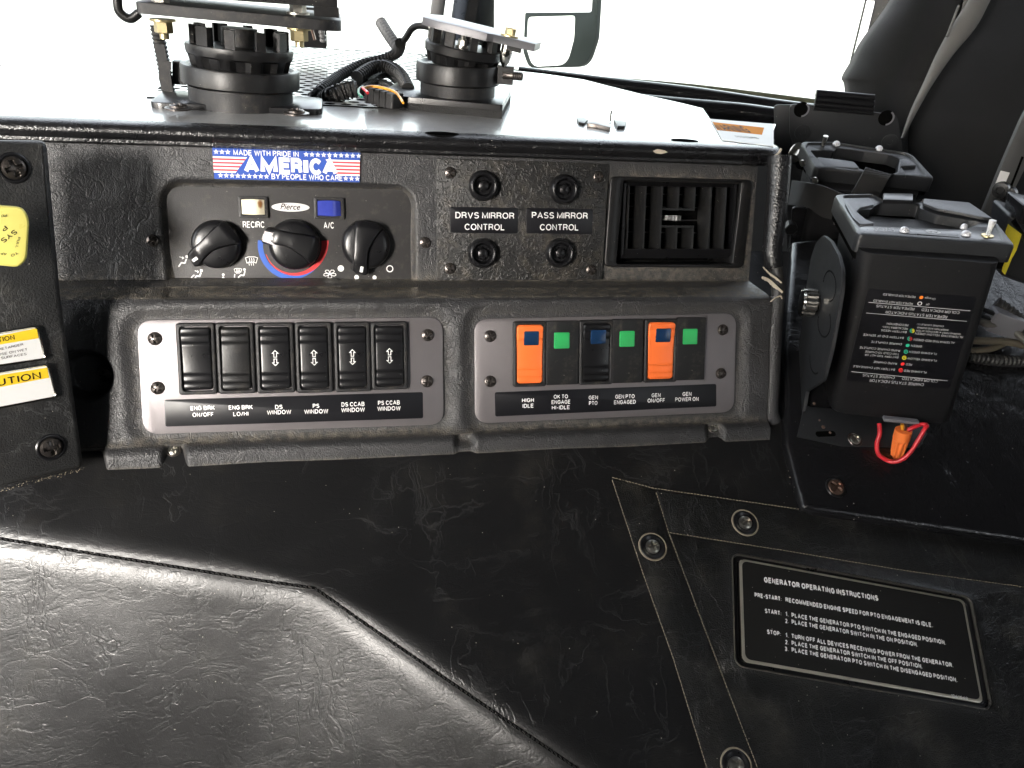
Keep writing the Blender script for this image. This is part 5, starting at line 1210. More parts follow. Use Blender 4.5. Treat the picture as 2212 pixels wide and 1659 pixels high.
BB = thing('junction_box', 'black box with a looped sleeve, half hidden behind the large mount', 'box', F)
mb = MB(); mb.prism(rr(34, 42, 2), -30, 0, 1.5); mb.build('box_body', M_['black'], BB)
mb = MB(); Q = resample(smooth_path([F.loc(at_depth(p, d)) for p, d in (((655, 30), 880), ((680, 42), 872), ((694, 66), 872), ((698, 92), 880))], 8), 1.1); mb.tube(Q, [3.6*(1 if i % 4 < 2 else .8) for i in range(len(Q))], 10); mb.build('loop_sleeve', plain('grey_loop', (.10, .10, .10), .4), BB, ang=20)
mb = MB(); mb.tube(smooth_path([F.loc(at_depth(p, 878)) for p in ((664, 50), (674, 66), (680, 86))], 5), 1.6, 6); mb.build('brown_wire', M_['copper'], BB)
# free-standing stub
P_ = [at_depth(A2(680, 150), 860), at_depth(A2(730, 230), 850), at_depth(A2(800, 330), 840)]; F = Frame(P_[2], XW, YW)
th = thing('cable_sleeve', 'grey corrugated sleeve stub sticking up behind the cable bend', 'cable sleeve', F, gC); Q = resample(smooth_path([F.loc(p) for p in P_], 8), 1.1)
mb = MB(); mb.tube(Q, [6.4*(1 if i % 4 < 2 else .86) for i in range(len(Q))], 12); mb.build('corrugated_sleeve', plain('grey_sleeve', (.12, .12, .12), .4), th, ang=20)
# smooth lead with ring terminal bolted to the tilted plate
P_ = [at_depth(A2(812, 300), 735), at_depth(A2(850, 250), 728), at_depth(A2(890, 190), 722), at_depth(A2(945, 172), 716), at_depth(A2(1040, 188), 712)]; F = Frame(P_[-1], XW, YW)
th = thing('ground_lead', 'thin black lead bolted to the grey plate of the smaller mount', 'cable', F)
mb = MB(); mb.tube(smooth_path([F.loc(p) for p in P_], 8), 3.0, 10); mb.build('lead', M_['rubber'], th, ang=60)
e_ = F.loc(at_depth(A2(1100, 205), 708)); mb = MB(); dx_ = (e_-F.loc(P_[-1])).normalized(); mb.lathe([(4.2, -10), (4.2, 0), (8.6, 0), (8.6, 3), (6.5, 3.2), (6.5, 5), (8.6, 5.2), (8.6, 9), (5, 10)], 24, basis(F.loc(P_[-1])+dx_*6, dx_)); mb.build('terminal_bolt', M_['steel'], th, ang=30)
# plug connector with wires
P_ = hit(A2(700, 650), V3(0, 0, ZT+10), ZW); d_ = hit(A2(840, 700), V3(0, 0, ZT+8), ZW)-hit(A2(590, 620), V3(0, 0, ZT+12), ZW); F = Frame(P_, V3(d_.x, d_.y, 0), V3(-d_.y, d_.x, 0))
th = thing('plug_connector', 'black ribbed plug connector with orange and green wires', 'connector', F); L_ = d_.length
mb = MB(); mb.prism(rr(L_*.78, 15, 2), -6, 6, 1.2, M=R(4, 'Y'))
for k in range(4): mb.box((-L_*.3+k*L_*.16, 0, 0), (1.6, 16.4, 13.2), R(4, 'Y'))
mb.build('plug_body', M_['matte'], th)
for nm, mt, pts, r_ in (('orange_wire', 'yelwire', [(560, 590), (620, 578), (700, 590), (780, 620), (828, 688)], 1.1), ('green_wire', 'greenwire', [(560, 580), (535, 595), (532, 625), (552, 648)], 1.0), ('brown_wire', 'redwire', [(555, 590), (575, 605), (592, 622)], 1.2)):
    mb = MB(); mb.tube(smooth_path([F.loc(hit(A2(*p), V3(0, 0, ZT+19), ZW)) for p in pts], 6), r_, 6); mb.build(nm, M_[mt], th, ang=60)
# small torn clips on the top at the right
F = centre(FT, (1300, 262), .4); CL = thing('broken_clip', 'small torn dark clip stuck on the dashboard top', 'clip', F)
for pts, z, mt in (([(1246, 254), (1262, 252), (1270, 258), (1262, 266), (1250, 263)], 2, 'black'), ([(1274, 252), (1298, 256), (1320, 270), (1318, 275), (1288, 268), (1268, 266)], 3, 'darksteel'), ([(1326, 258), (1354, 262), (1350, 272), (1334, 272)], 2.5, 'black')):
    mb = MB(); mb.prism(ccw(poly_px(F, pts, z)), 0, z, .5); mb.build('clip_piece', M_[mt], CL)
mb = MB(); q = F.px((1319, 262)); mb.tube([(q.x, q.y, 0), (q.x-.8, q.y, 5), (q.x+.3, q.y+1, 9)], .8, 6); mb.build('clip_pin', M_['steel'], CL)
# ---------------------------------------------------------------- radio chargers
def star_ring(mb, outer, hole, levels, M=None, cen=None):
    """surface between two star-shaped outlines; levels = [(t, z)] with t = 0 at the outline, 1 at the hole"""
    c = Vector(cen) if cen else sum((Vector(p) for p in hole), Vector((0, 0)))/len(hole)
    O0 = [Vector(p)-c for p in outer]; H0 = [Vector(p)-c for p in hole]
    def cast(P, a):
        d = Vector((math.cos(a), math.sin(a))); best = None
        for i in range(len(P)):
            p, q = P[i], P[(i+1) % len(P)]; e = q-p; den = d.x*e.y-d.y*e.x
            if abs(den) < 1e-9: continue
            t = (p.x*e.y-p.y*e.x)/den; u = (p.x*d.y-p.y*d.x)/den
            if t > 0 and -1e-6 <= u <= 1+1e-6: best = t if best is None else max(best, t)
        return d*(best or .01)
    A = sorted(set([round(math.atan2(p.y, p.x), 5) for p in O0+H0]+[math.radians(k*6-180) for k in range(60)]))
    L = []
    for t, z in levels:
        l = []
        for a in A:
            o, h = cast(O0, a), cast(H0, a)
            l.append((c.x+o.x+(h.x-o.x)*t, c.y+o.y+(h.y-o.y)*t, z) if 0 <= t <= 1 else (c.x+o.x*(1-(t if t < 0 else 0)), c.y+o.y*(1-(t if t < 0 else 0)), z))
        L.append(l)
    return mb.loops(L, False, False, M=M)
cXc = _n((14106, 1505, -1700)); cUp = -_n((117, 2770, 1700)); cUp = (cUp-cXc*cUp.dot(cXc)).normalized()
FCH = Frame(at_depth((1930, 905), 640), RW @ cXc, RW @ cUp)
UP = Matrix(((1, 0, 0, 0), (0, 0, 1, 0), (0, -1, 0, 0), (0, 0, 0, 1)))      # outline (x, away) standing up along y
CH = thing('radio_charger', 'nearer black radio charger with printed indicator label and empty pocket', 'radio charger', FCH)
LY = 149.0
FLID = Frame(FCH.w((0, LY, 0)), FCH.X, -FCH.Z)       # local: x right, y away, z up
lp = lambda p: tuple(FLID.px(p, 0)[:2])
BW = [( -59, 0), (41, 0), (44, -84), (-60, -84)]
mb = MB(); ls = []
for y, x0_, x1_, zf, zb in ((1, -49, 45, 0, -66), (1, -49, 45, 0, -66), (70, -54.5, 41, 0, -74), (139, -60, 36.5, 0, -84)):
    o = rr(x1_-x0_, zf-zb, 9, (x0_+x1_)/2, (zf+zb)/2, 6); o = [(p[0], p[1]) for p in o]
    ls.append([(p[0], y, p[1]) for p in o])
ls[0] = [(p[0], -1.5, p[2]) for p in ls[0]]; c0_ = ls[0]; ls[0] = [((p[0]+2)*.95-2, -1, (p[2]+33)*.95-33) for p in c0_]; ls[1] = [(p[0], 2, p[2]) for p in ls[1]]
mb.loops(ls, True, True); mb.build('charger_body', M_['charger'], CH, ang=50)
outer = fillet(ccw([lp(B3(*p)) for p in ((590, 130), (775, 445), (800, 462), (2082, 548), (1912, 350), (1702, 205), (1310, 172), (1240, 190), (960, 168), (880, 128))]), [5, 5, 3, 5, 3, 6, 1, 1, 1, 1], 5)
hole = fillet(ccw([lp(B3(*p)) for p in ((975, 182), (1290, 195), (1300, 225), (1365, 250), (1440, 278), (1530, 292), (1800, 345), (1660, 398), (1300, 392), (930, 372), (850, 335), (772, 275), (800, 240), (900, 232), (925, 205))]), 2.0, 4)
cen = lp(B3(1180, 275))
mb = MB(); star_ring(mb, outer, hole, [(0, -14), (0, -3), (.03, -.8), (.08, 0), (.20, .3), (.24, -1.6), (.9, -1.8), (1, -2.6), (1, -26)], cen=cen)
mb.v = [tuple(FCH.loc(FLID.w(v))) for v in mb.v]; mb.build('lid', M_['lidp'], CH, ang=35)
mb = MB(); mb.prism(inset(outer, 2), -20, -13, .5); mb.prism(inset(outer, 10), -24, -21); mb.v = [tuple(FCH.loc(FLID.w(v))) for v in mb.v]; mb.build('lid_underside', M_['void'], CH)
def lidpart(name, mat, fn, parent=CH, ang=35, **k):
    mb = MB(); fn(mb); mb.v = [tuple(FCH.loc(FLID.w(v))) for v in mb.v]; return mb.build(name, mat, parent, ang=ang, **k)
lidpart('control_strip', M_['gloss'], lambda mb: mb.prism(fillet(ccw([lp(B3(*p)) for p in ((800, 395), (850, 380), (1640, 412), (1740, 385), (1960, 400), (2040, 530), (1640, 500), (1600, 470), (1260, 452), (830, 448))]), 2, 3), -2.0, -1.0, .4))
lidpart('rest_pad', plain('worn_blue_grey_plastic', (.075, .08, .09), .42, grain=.5), lambda mb: mb.prism(fillet(ccw([lp(B3(*p)) for p in ((655, 165), (880, 160), (922, 215), (800, 240), (772, 272), (850, 335), (925, 368), (810, 378), (740, 320))]), 2.5, 4), -3, -.2, .5))
lidpart('hinge_clip', M_['gloss'], lambda mb: mb.prism([lp(B3(*p)) for p in ((985, 200), (1228, 206), (1228, 150), (985, 146))], -1, 2.4, 1.0))
lidpart('raised_block', M_['lidp'], lambda mb: mb.prism(fillet(ccw([lp(B3(*p)) for p in ((1318, 182), (1690, 215), (1880, 345), (1800, 338), (1530, 285), (1440, 270), (1375, 245), (1312, 222))]), 1.5, 3), -.5, 1.6, .8))
lidpart('latch', M_['black'], lambda mb: (mb.prism([lp(B3(*p)) for p in ((1262, 452), (1262, 466), (1612, 492), (1612, 478))], -17, .6, .5), mb.prism([lp(B3(*p)) for p in ((1275, 470), (1275, 476), (1600, 500), (1600, 494))], -12, -9, .5)))
for p, r_ in (((1165, 428), 3.6), ((1668, 458), 3.6), ((1650, 402), 2.6)):
    x, y = lp(B3(*p)); lidpart('status_light', M_['lens'], lambda mb: mb.lathe([(r_, -1.2), (r_*.95, .4), (r_*.7, 1.8), (r_*.35, 2.5), (.1, 2.7)], 20, T(x, y, 0)))
x, y = lp(B3(1845, 465)); lidpart('toggle_switch', M_['white'], lambda mb: mb.lathe([(1.6, -1), (1.7, 3), (2.5, 10.5), (2.4, 11.2), (.1, 11.4)], 16, T(x, y, 0)))
lidpart('toggle_collar', M_['brass'], lambda mb: mb.lathe([(4.4, -1), (4.2, -.2), (2.2, 0)], 20, T(x, y, 0)))
def lt(mb):
    for s_, xl, xr_, y_ in (('CHARGE', 908, 1078, 418), ('STATUS', 918, 1068, 401)):
        text(mb, FLID, s_, B3(xr_, y_+6), B3(xl, y_), 4.0, -.85)
    # winged emblem in an oval
    a, b = lp(B3(1341, 428)), lp(B3(1460, 434)); cx, cy = (a[0]+b[0])/2, (a[1]+b[1])/2; w = abs(b[0]-a[0])/2; mb.add([(cx+w*math.cos(t*.26), cy+w*.75*math.sin(t*.26), -.9) for t in range(24)], [tuple(range(24))])
lidpart('lid_print', M_['dimwhite'], lt)
def em(mb):
    a, b = lp(B3(1341, 428)), lp(B3(1460, 434)); cx, cy = (a[0]+b[0])/2, (a[1]+b[1])/2; w = abs(b[0]-a[0])/2
    for sx in (-1, 1): mb.add([(cx, cy+w*.1, -.8), (cx+sx*w*.38, cy-w*.45, -.8), (cx+sx*w*.75, cy+w*.3, -.8), (cx+sx*w*.42, cy-w*.05, -.8)], [(0, 1, 2, 3)])
lidpart('emblem', M_['label'], em)
# rivets on the left side
FSD = Frame(FCH.w((-57, 0, 0)), -FCH.Z, FCH.Y)
def side_px(p, off): 
    q = hit(p, FCH.w((-57-off, 0, 0)), FCH.X); return FCH.loc(q)
for p in ((605, 352), (750, 600)):
    q = side_px(B3(*p), 1.5); mb = MB(); mb.lathe([(3.4, 0), (3.2, 1), (2, 1.4), (1, 1.2), (.1, 1.2)], 20, basis(q, (-1, 0, 0))); mb.build('rivet', M_['steel'], CH)
# printed label on the front
F = FCH; cors = [B3(868, 903), B3(1758, 975), B4(1530, 272), B4(682, 203)]
mb = MB(); mb.prism(fillet(ccw(poly_px(F, cors, .4)), 2.5, 4), .05, .4, .1); LB = mb.build('indicator_label', M_['label'], CH)
mb = MB(); SL = .085
def ut(s_, xl, xr_, yl, h, hgt=None, Z=B3):
    text(mb, F, s_, Z(xr_, yl+SL*(xr_-xl)), Z(xl, yl), h, .5)
for s_, xl, xr_, yl, h in (('REPEATER ENABLED', 992, 1256, 943, 4.6), ('- OFF', 1342, 1370, 1024, 4.4), ('REPEATER NOT ENABLED', 912, 1234, 994, 4.6), ('REPEATER STATUS', 938, 1248, 1035, 5.8), ('COLOR INDICATED', 1308, 1617, 1066, 5.8),
        ('REPEATER STATUS INDICATOR', 1014, 1516, 1084, 6.0), ('RECONDITION', 1022, 1198, 1182, 4.4), ('RECALIBRATION-', 986, 1193, 1208, 4.4), ('BATTERY NEEDS', 976, 1183, 1236, 4.4), ('CHARGE COMPLETE)', 1268, 1487, 1188, 3.5), ('INSERTION AND DURING', 1270, 1524, 1216, 3.5), ('(DURING FIRST 4-SECONDS AFTER', 1262, 1625, 1240, 3.5), ('ALTERNATING YELLOW-GREEN', 1254, 1646, 1262, 4.6),
        ('BATTERY END OF SERVICE', 832, 1160, 1272, 4.6), ('ALTERNATING RED-GREEN', 1242, 1576, 1312, 4.6), ('CHARGE COMPLETE', 896, 1146, 1330, 4.6), ('GREEN', 1220, 1310, 1362, 4.6), ('RAPID CHARGE COMPLETE', 802, 1130, 1376, 4.6), ('FLASHING GREEN', 1206, 1430, 1412, 4.6),
        ('TOO COLD TO CHARGE', 846, 1122, 1410, 4.4), ('BATTERY TOO HOT OR', 844, 1116, 1436, 4.4), ('FLASHING YELLOW', 1190, 1429, 1466, 4.6), ('RAPID CHARGE', 916, 1104, 1494, 4.6), ('RED', 1178, 1228, 1514, 4.6), ('BATTERY NOT CHARGEABLE', 748, 1088, 1530, 4.6), ('FLASHING RED', 1162, 1346, 1566, 4.6), ('CHARGE STATUS', 826, 1088, 1601, 5.6), ('COLOR INDICATED', 1148, 1440, 1628, 5.6)):
    if s_ == '- OFF': s_ = 'OFF'
    ut(s_, xl, xr_, yl, h)
text(mb, F, 'CHARGE STATUS INDICATOR', B4(1326, 228), B4(884, 190), 6.2, .5)
x_ = glyphs('orange', .0); 
text(mb, F, 'Orange', B3(1422, 978), B3(1334, 968), 6.0, .5)
def rule(a, b, w=1.3): stroke(mb, F, [a, b], w, .5)
rule(B3(872, 1017), B3(1700, 1086)); rule(B3(852, 1104), B3(1671, 1172)); rule(B3(732, 1583), B3(1515, 1658))
mb.build('label_lettering', plain('label_print', (.5, .5, .5), .5), LB)
def dots(name, mat, items):
    mb = MB()
    for p, kind in items:
        if kind == 'o': disc(mb, F, B3(*p), 4.2, .52)
        elif kind == 'ring': disc(mb, F, B3(*p), 5.0, .52, 3.4)
        else:
            half = kind
            for k in range(8):
                a = k*math.pi/4+.39
                if half == 'L' and math.cos(a) > 0: continue
                if half == 'R' and math.cos(a) < 0: continue
                disc(mb, F, B3(p[0]+14*math.cos(a), p[1]+14*math.sin(a)), 1.5, .52, n=8)
            disc(mb, F, B3(*p), 1.6, .52, n=8)
    mb.build(name, mat, LB)
brt = lambda n_, c_: plain(n_, c_, .4)
dots('printed_dot', brt('orange_dot', (.85, .22, .02)), [((1302, 977), 'o')]); dots('printed_ring', M_['white'], [((1289, 1027), 'ring')])
dots('printed_dot', brt('green_dot', (.03, .5, .28)), [((1190, 1369), 'o')]); dots('printed_dot', brt('red_dot', (.8, .03, .03)), [((1149, 1521), 'o')])
mg, my, mr = brt('green_flash', (.03, .45, .26)), brt('yellow_flash', (.75, .65, .03)), brt('red_flash', (.75, .03, .03))
dots('flash_mark', mg, [((1176, 1420), 'f'), ((1225, 1249), 'L'), ((1206, 1314), 'L')]); dots('flash_mark', my, [((1162, 1470), 'f'), ((1228, 1250), 'R')]); dots('flash_mark', mr, [((1134, 1571), 'f'), ((1209, 1315), 'R')])

# mounting bracket of the nearer charger: side plate, floor plate, fluted knob
BR = thing('charger_bracket', 'dark steel bracket with a chrome fluted knob beside the nearer charger', 'bracket', FCH)
def side_plate(pts, off, th_, name, mat, parent, rad=3):
    P = [side_px(p, off) for p in pts]; ol = fillet([(q.z, q.y) for q in P], rad, 3)
    mb = MB(); mb.loops([[(-57-off+d, y, z) for z, y in o] for d, o in ((th_, ol), (.25, ol), (0, inset(ol, .3)))]); return mb.build(name, mat, parent, ang=30)
sp = [B3(500, 468), B3(560, 515), B3(622, 630), B3(655, 760), B3(650, 905), B3(612, 1150), B3(560, 1420), B4(500, 200), B4(362, 290), B4(346, 385), B4(290, 662), B4(215, 590), B4(185, 400), B3(290, 1500), B3(330, 1150), B3(360, 900), B3(400, 650), B3(440, 530)]
side_plate(sp, 14, 2.5, 'side_plate', M_['bracket'], BR, 4)
mb = MB(); q = side_px(B3(440, 1025), 16); kn = []
for k in range(48):
    kn.append(11.6 if (k % 4) < 2 else 10.6)
def kl(x, s_): return [(x, q.y+s_*kn[k]*math.cos(2*math.pi*k/48), q.z+s_*kn[k]*math.sin(2*math.pi*k/48)) for k in range(48)]
mb.loops([kl(q.x, .9), kl(q.x-1, 1), kl(q.x-10, 1), kl(q.x-11.5, .9), kl(q.x-12, .75)]); mb.build('fluted_knob', M_['chrome'], BR, ang=20)
mb = MB(); mb.lathe([(6, 0), (6, 16)], 20, basis((q.x+14, q.y, q.z), (-1, 0, 0))); mb.build('knob_shaft', M_['darksteel'], BR)
mb = MB()
for cx_, cy_, rx_, ry_, a0, a1, n_ in ((552, 885, 52, 125, -160, 95, 26), (510, 1180, 52, 120, -30, 200, 24), (440, 1480, 48, 120, 70, 190, 12)):
    for k in range(n_):
        a = math.radians(a0+(a1-a0)*k/(n_-1)); p = B3(cx_+rx_*math.cos(a), cy_+ry_*math.sin(a))
        s_ = side_px(p, 14.15); mb.lathe([(.95, 0), (.8, .1)], 7, basis(s_, (-1, 0, 0)))
mb.build('stop_holes', M_['void'], BR, kind='stuff')
FB_ = FC.at((0, 0, 9.6)); fl_ = [FC.px(p, 11) for p in (B4(292, 658), B4(660, 735), B4(1290, 748), B4(1350, 640), B4(1250, 480), B4(400, 420), B4(350, 400))]
mb = MB(); mb.prism(ccw([(p.x, p.y) for p in fl_]), 9.3, 11.3, .3); mb.v = [tuple(FCH.loc(FC.w(v))) for v in mb.v]; mb.build('floor_plate', M_['bracket'], BR)
rotC = (Matrix((FCH.X, FCH.Y, FCH.Z)) @ Matrix((FC.X, FC.Y, FC.Z)).transposed())
q = FCH.loc(FC.w(FC.px(B4(760, 685), 11.3))); screw('steel', BR, q, .5, rotC)
q2 = FC.px(B4(520, 640), 11.3); mb = MB(); mb.prism(rr(18, 5, 2.4, q2.x, q2.y), 11.2, 11.45); mb.v = [tuple(FCH.loc(FC.w(v))) for v in mb.v]; mb.build('slot', M_['void'], BR)
mb = MB()
for p in ((470, 530), (500, 585), (425, 392), (555, 630)):
    c = FC.px(B4(*p), 11.4); s_ = random.uniform(.8, 2.0); mb.lathe([(s_, 0), (s_*1.1, .4), (s_*.5, 1.1)], 7, T(*c))
mb.v = [tuple(FCH.loc(FC.w(v))) for v in mb.v]; mb.build('rust_crumbs', M_['copper'], BR, kind='stuff')
# wires and wire nut below the charger
WN = thing('wire_nut', 'orange twist-on wire nut hanging under the nearer charger', 'wire connector', Frame(at_depth(B4(1150, 600), 632), RW @ cXc, RW @ cUp)); F = Frame(at_depth(B4(1150, 600), 632), RW @ cXc, RW @ cUp)
P0_, P1_ = F.px(B4(1158, 606)), F.px(B4(1092, 838)); ax_ = (P1_-P0_); Ln = ax_.length; n_ = 36; ls = []
Mx = basis(P0_, ax_)
for t, r_ in ((0, 6.0), (.02, 6.6), (.3, 6.6), (.36, 6.3), (.9, 5.0), (1, 4.4)):
    ls.append([((r_*(1-.13*(t > .3)*((k % 4) < 2)))*math.cos(2*math.pi*k/n_), (r_*(1-.13*(t > .3)*((k % 4) < 2)))*math.sin(2*math.pi*k/n_), t*Ln) for k in range(n_)])
mb = MB(); mb.loops(ls, True, True, M=Mx); mb.build('nut_body', M_['nut'], WN, ang=25)
mb = MB(); mb.tube([F.px(B4(1145, 560)), F.px(B4(1150, 612))], 1.4, 8); mb.build('lead', M_['yelwire'], WN, ang=60); mb = MB(); mb.tube([F.px(B4(1172, 560)), F.px(B4(1168, 612))], 1.4, 8); mb.build('lead', M_['copper'], WN, ang=60)
mb = MB(); c = F.px(B4(1135, 545)); mb.prism(rr(27, 2.6, .8, c.x, c.y+1), -4, 1, .3); mb.build('socket', M_['greyplastic'], WN)
RWR = thing('red_wire', 'red wire looping below the orange wire nut', 'wire', F)
P = [F.px(B4(*p), h) for p, h in (((958, 555), -4), ((962, 640), 2), ((938, 720), 5), ((950, 800), 8), ((1010, 850), 10), ((1075, 868), 12), ((1150, 845), 13), ((1220, 780), 12), ((1270, 700), 10), ((1330, 600), 6), ((1345, 570), 2), ((1300, 562), 0), ((1230, 590), 2), ((1195, 612), 2))]
mb = MB(); mb.tube(smooth_path(P, 8), 1.75, 12); mb.build('wire', M_['redwire'], RWR, ang=60)

# farther charger with strap
cU2 = (Matrix.Rotation(math.radians(0), 3, 'X') @ (RW @ cUp)); X2 = (RW @ cXc)
tiltm = Matrix.Rotation(math.radians(13), 3, X2)
F2 = Frame(at_depth((1895, 392), 745), Matrix.Rotation(math.radians(2), 3, 'Z') @ X2, tiltm @ cU2)
C2_ = thing('radio_charger', 'farther black radio charger with a webbing strap buckled round it', 'radio charger', F2, None)
FL2 = Frame(F2.o, F2.X, -F2.Z); lq = lambda p: tuple(FL2.px(p, 0)[:2])
outer = fillet(ccw([lq(H1(*p)) for p in ((478, 650), (655, 960), (705, 985), (1400, 1045), (2165, 1112), (1905, 838), (1820, 790), (1400, 735), (900, 655))]), [5, 5, 4, 0, 5, 3, 6, 3, 0], 5)
hole = fillet(ccw([lq(H1(*p)) for p in ((612, 748), (905, 752), (930, 715), (1300, 760), (1600, 800), (1725, 850), (1700, 1010), (1560, 1060), (1260, 985), (1200, 960), (1150, 905), (950, 870), (690, 840))]), 2.0, 4)
cen = lq(H1(1250, 880))
def rel2(mb): mb.v = [tuple(F2.loc(FL2.w(v))) for v in mb.v]; return mb
mb = MB(); star_ring(mb, outer, hole, [(0, -15), (0, -3), (.03, -.8), (.08, 0), (.22, .3), (.27, -1.4), (.92, -1.6), (1, -2.4), (1, -28)], cen=cen); rel2(mb).build('lid', M_['lidp'], C2_, ang=35)
mb = MB(); mb.prism(inset(outer, 2), -20, -13); mb.prism(inset(outer, 9), -26, -21); rel2(mb).build('lid_underside', M_['void'], C2_)
mb = MB(); mb.prism(fillet(ccw([lq(H1(*p)) for p in ((690, 845), (1000, 880), (1150, 905), (1215, 985), (740, 960))]), 2, 3), -4, -.1, .5); rel2(mb).build('rest_pad', plain('worn_grey_plastic', (.07, .075, .082), .42, grain=.5), C2_)
mb = MB(); mb.prism(fillet(ccw([lq(H1(*p)) for p in ((1740, 880), (1850, 900), (1925, 965), (1725, 975))]), 2, 3), -2, 1.2, .6); mb.prism(fillet(ccw([lq(H1(*p)) for p in ((1735, 985), (1800, 1090), (1640, 1080))]), 2, 3), -2, 1.0, .6); rel2(mb).build('raised_block', M_['lidp'], C2_)
for p in ((930, 680), (1460, 738)):
    x, y = lq(H1(*p)); mb = MB(); mb.lathe([(3.8, -1.2), (3.6, .4), (2.6, 1.8), (1.4, 2.5), (.1, 2.7)], 20, T(x, y, 0)); rel2(mb).build('status_light', M_['lens'], C2_)
x, y = lq(H1(765, 690)); mb = MB(); mb.lathe([(1.8, -1), (2.6, 9), (.1, 9.4)], 12, T(x, y, 0)); rel2(mb).build('toggle_switch', M_['steel'], C2_)
mb = MB(); ls = []; xs = [q[0] for q in outer]; x0_, x1_ = min(xs)+4, max(xs)-10; zb_ = -max(q[1] for q in outer)+12
for y in (-14, -70, -150):
    ls.append([(p[0], y, p[1]) for p in rr((x1_-x0_)*(1-abs(y)/900), -zb_, 9, (x0_+x1_)/2+abs(y)*.03, zb_/2-3, 6)])
mb.loops(ls); mb.build('charger_body', M_['charger'], C2_, ang=50)
for p in ((508, 925), (668, 1140)):
    q = F2.px(H1(*p), -20 if p[0] < 600 else -2); mb = MB(); mb.lathe([(3.4, 0), (3.2, 1), (.1, 1.3)], 20, basis(q, (-.8, 0, .6))); mb.build('rivet', M_['steel'], C2_)
ST2 = thing('strap', 'ribbed black webbing strap wrapped round the farther charger', 'strap', F2)
def band(rows, name='strap_band'):
    """rows of (picture point top, picture point bottom, height)"""
    A = smooth_path([F2.px(a, h) for a, b, h in rows], 6); B = smooth_path([F2.px(b, h) for a, b, h in rows], 6)
    mb = MB(); mb.loops([[a, b, b+V3(0, 0, 1.3), a+V3(0, 0, 1.3)] for a, b in zip(A, B)]); mb.build(name, M_['webbing'], ST2, ang=50)
band([(B3(245, 20), B3(215, 212), -34), (B3(330, 30), B3(280, 222), -12), (B3(440, 48), B3(385, 240), 1), (B3(520, 70), B3(440, 285), 6), (B3(640, 120), B3(520, 325), 7), (B3(760, 160), B3(700, 350), 7)])
band([(H1(1290, 972), H1(1606, 1062), 6), (H1(1240, 1060), H1(1560, 1130), 12), (H1(1175, 1180), H1(1500, 1250), 13), (H1(1110, 1290), H1(1430, 1360), 12), (H1(1060, 1400), H1(1380, 1450), 10)], 'strap_tail')
# second side bracket behind the strap
BR2 = thing('charger_bracket', 'dark curved bracket plate under the farther charger, right of the corner trim', 'bracket', F2)
mb = MB(); ps = [G4(212, 420), G4(318, 430), G4(325, 540), G4(300, 720), G4(240, 960), G4(185, 950), G4(200, 700)]
mb.prism(fillet(ccw([tuple(F2.px(p, -10)[:2]) for p in ps]), 5, 4), -12, -9, .5); mb.build('side_plate', M_['gloss'], BR2)
mb = MB(); q = F2.px(G4(205, 520), -8); mb.lathe([(7, -3), (7, 5), (6, 6)], 6, T(*q)); mb.build('hex_knob', M_['black'], BR2)

# flat mounting plates behind the chargers
FBP = Frame(at_depth(H1(1000, 500), 860), X2, Matrix.Rotation(math.radians(8), 3, X2) @ V3(0, 0, 1))
BP = thing('mounting_plate', 'flat black mounting plate with two holes and ribbed cap behind the farther charger', 'bracket plate', FBP)
px_poly = lambda pts, h=0: ccw([tuple(FBP.px(H1(*p), h)[:2]) for p in pts])
mb = MB(); mb.prism(fillet(px_poly([(345, 190), (650, 205), (1390, 290), (1680, 335), (1700, 420), (1750, 730), (1770, 1100), (420, 1000), (375, 640), (345, 560)]), 6, 5), -2.5, 0, .5); mb.build('plate', M_['bracket'], BP)
for i, (ya, yb, h) in enumerate(((8, 95, 5), (85, 165, 8), (150, 225, 5), (210, 262, 2))):
    A = [(680-10*i, ya), (1398-3*i, ya+62), (1390-3*i, yb+66), (668-8*i, yb)]
    a, b, c_, d_ = [FBP.px(H1(*p), h) for p in A]; r_ = (a-d_).length/2*1.05; mb = MB(); m0, m1 = (a+d_)/2, (b+c_)/2; mb.tube([m0, m1], r_, 14); mb.build('rib', M_['gloss'], BP, ang=60)
for p, lit in (((495, 258), 1), ((1548, 362), 1)):
    q = FBP.px(H1(*p), .2); mb = MB(); mb.lathe([(8.2, 0), (8.2, .1)], 24, T(q.x, q.y, 0)); mb.build('hole', M_['void'], BP)
    mb = MB(); mb.lathe([(8.2, .15), (6.4, .15)], 20, T(q.x, q.y, 0), cap0=False, cap1=False, a0=math.radians(-80), a1=math.radians(60)); mb.build('hole_edge', M_['greyplastic'], BP)
for p in ((508, 540), (1590, 660)):
    q = FBP.px(H1(*p), .3); mb = MB(); mb.lathe([(8.6, 0), (8.4, .9), (7.4, 1.3), (5, 1.0), (3.0, .9), (2.8, -.4)], 28, T(q.x, q.y, 0), cap0=False); mb.build('socket_screw', M_['bracket'], BP)
FBQ = Frame(FBP.w((0, 0, -16)), FBP.X, FBP.Y)
BQ = thing('mounting_plate', 'plain grey-black mounting plate showing at the left behind the holed plate', 'bracket plate', FBQ)
mb = MB(); mb.prism(fillet(ccw([tuple(FBQ.px(H1(*p), 0)[:2]) for p in ((150, 200), (420, 200), (700, 600), (520, 900), (330, 960), (165, 800))]), 5, 4), -2.5, 0, .5); mb.build('plate', M_['bracket'], BQ)
FBR = Frame(FBP.w((0, 0, 14)), FBP.X, FBP.Y); q = FBR.px(H1(425, 790), 0)
NB = thing('bolt', 'zinc hex bolt with washers at the left of the farther charger', 'bolt', FBR.at((q.x, q.y, 0)))
hexnut('bolt_head', NB, R(35, 'Y'), 6.5, 7, M_['steel'], 11, 5)
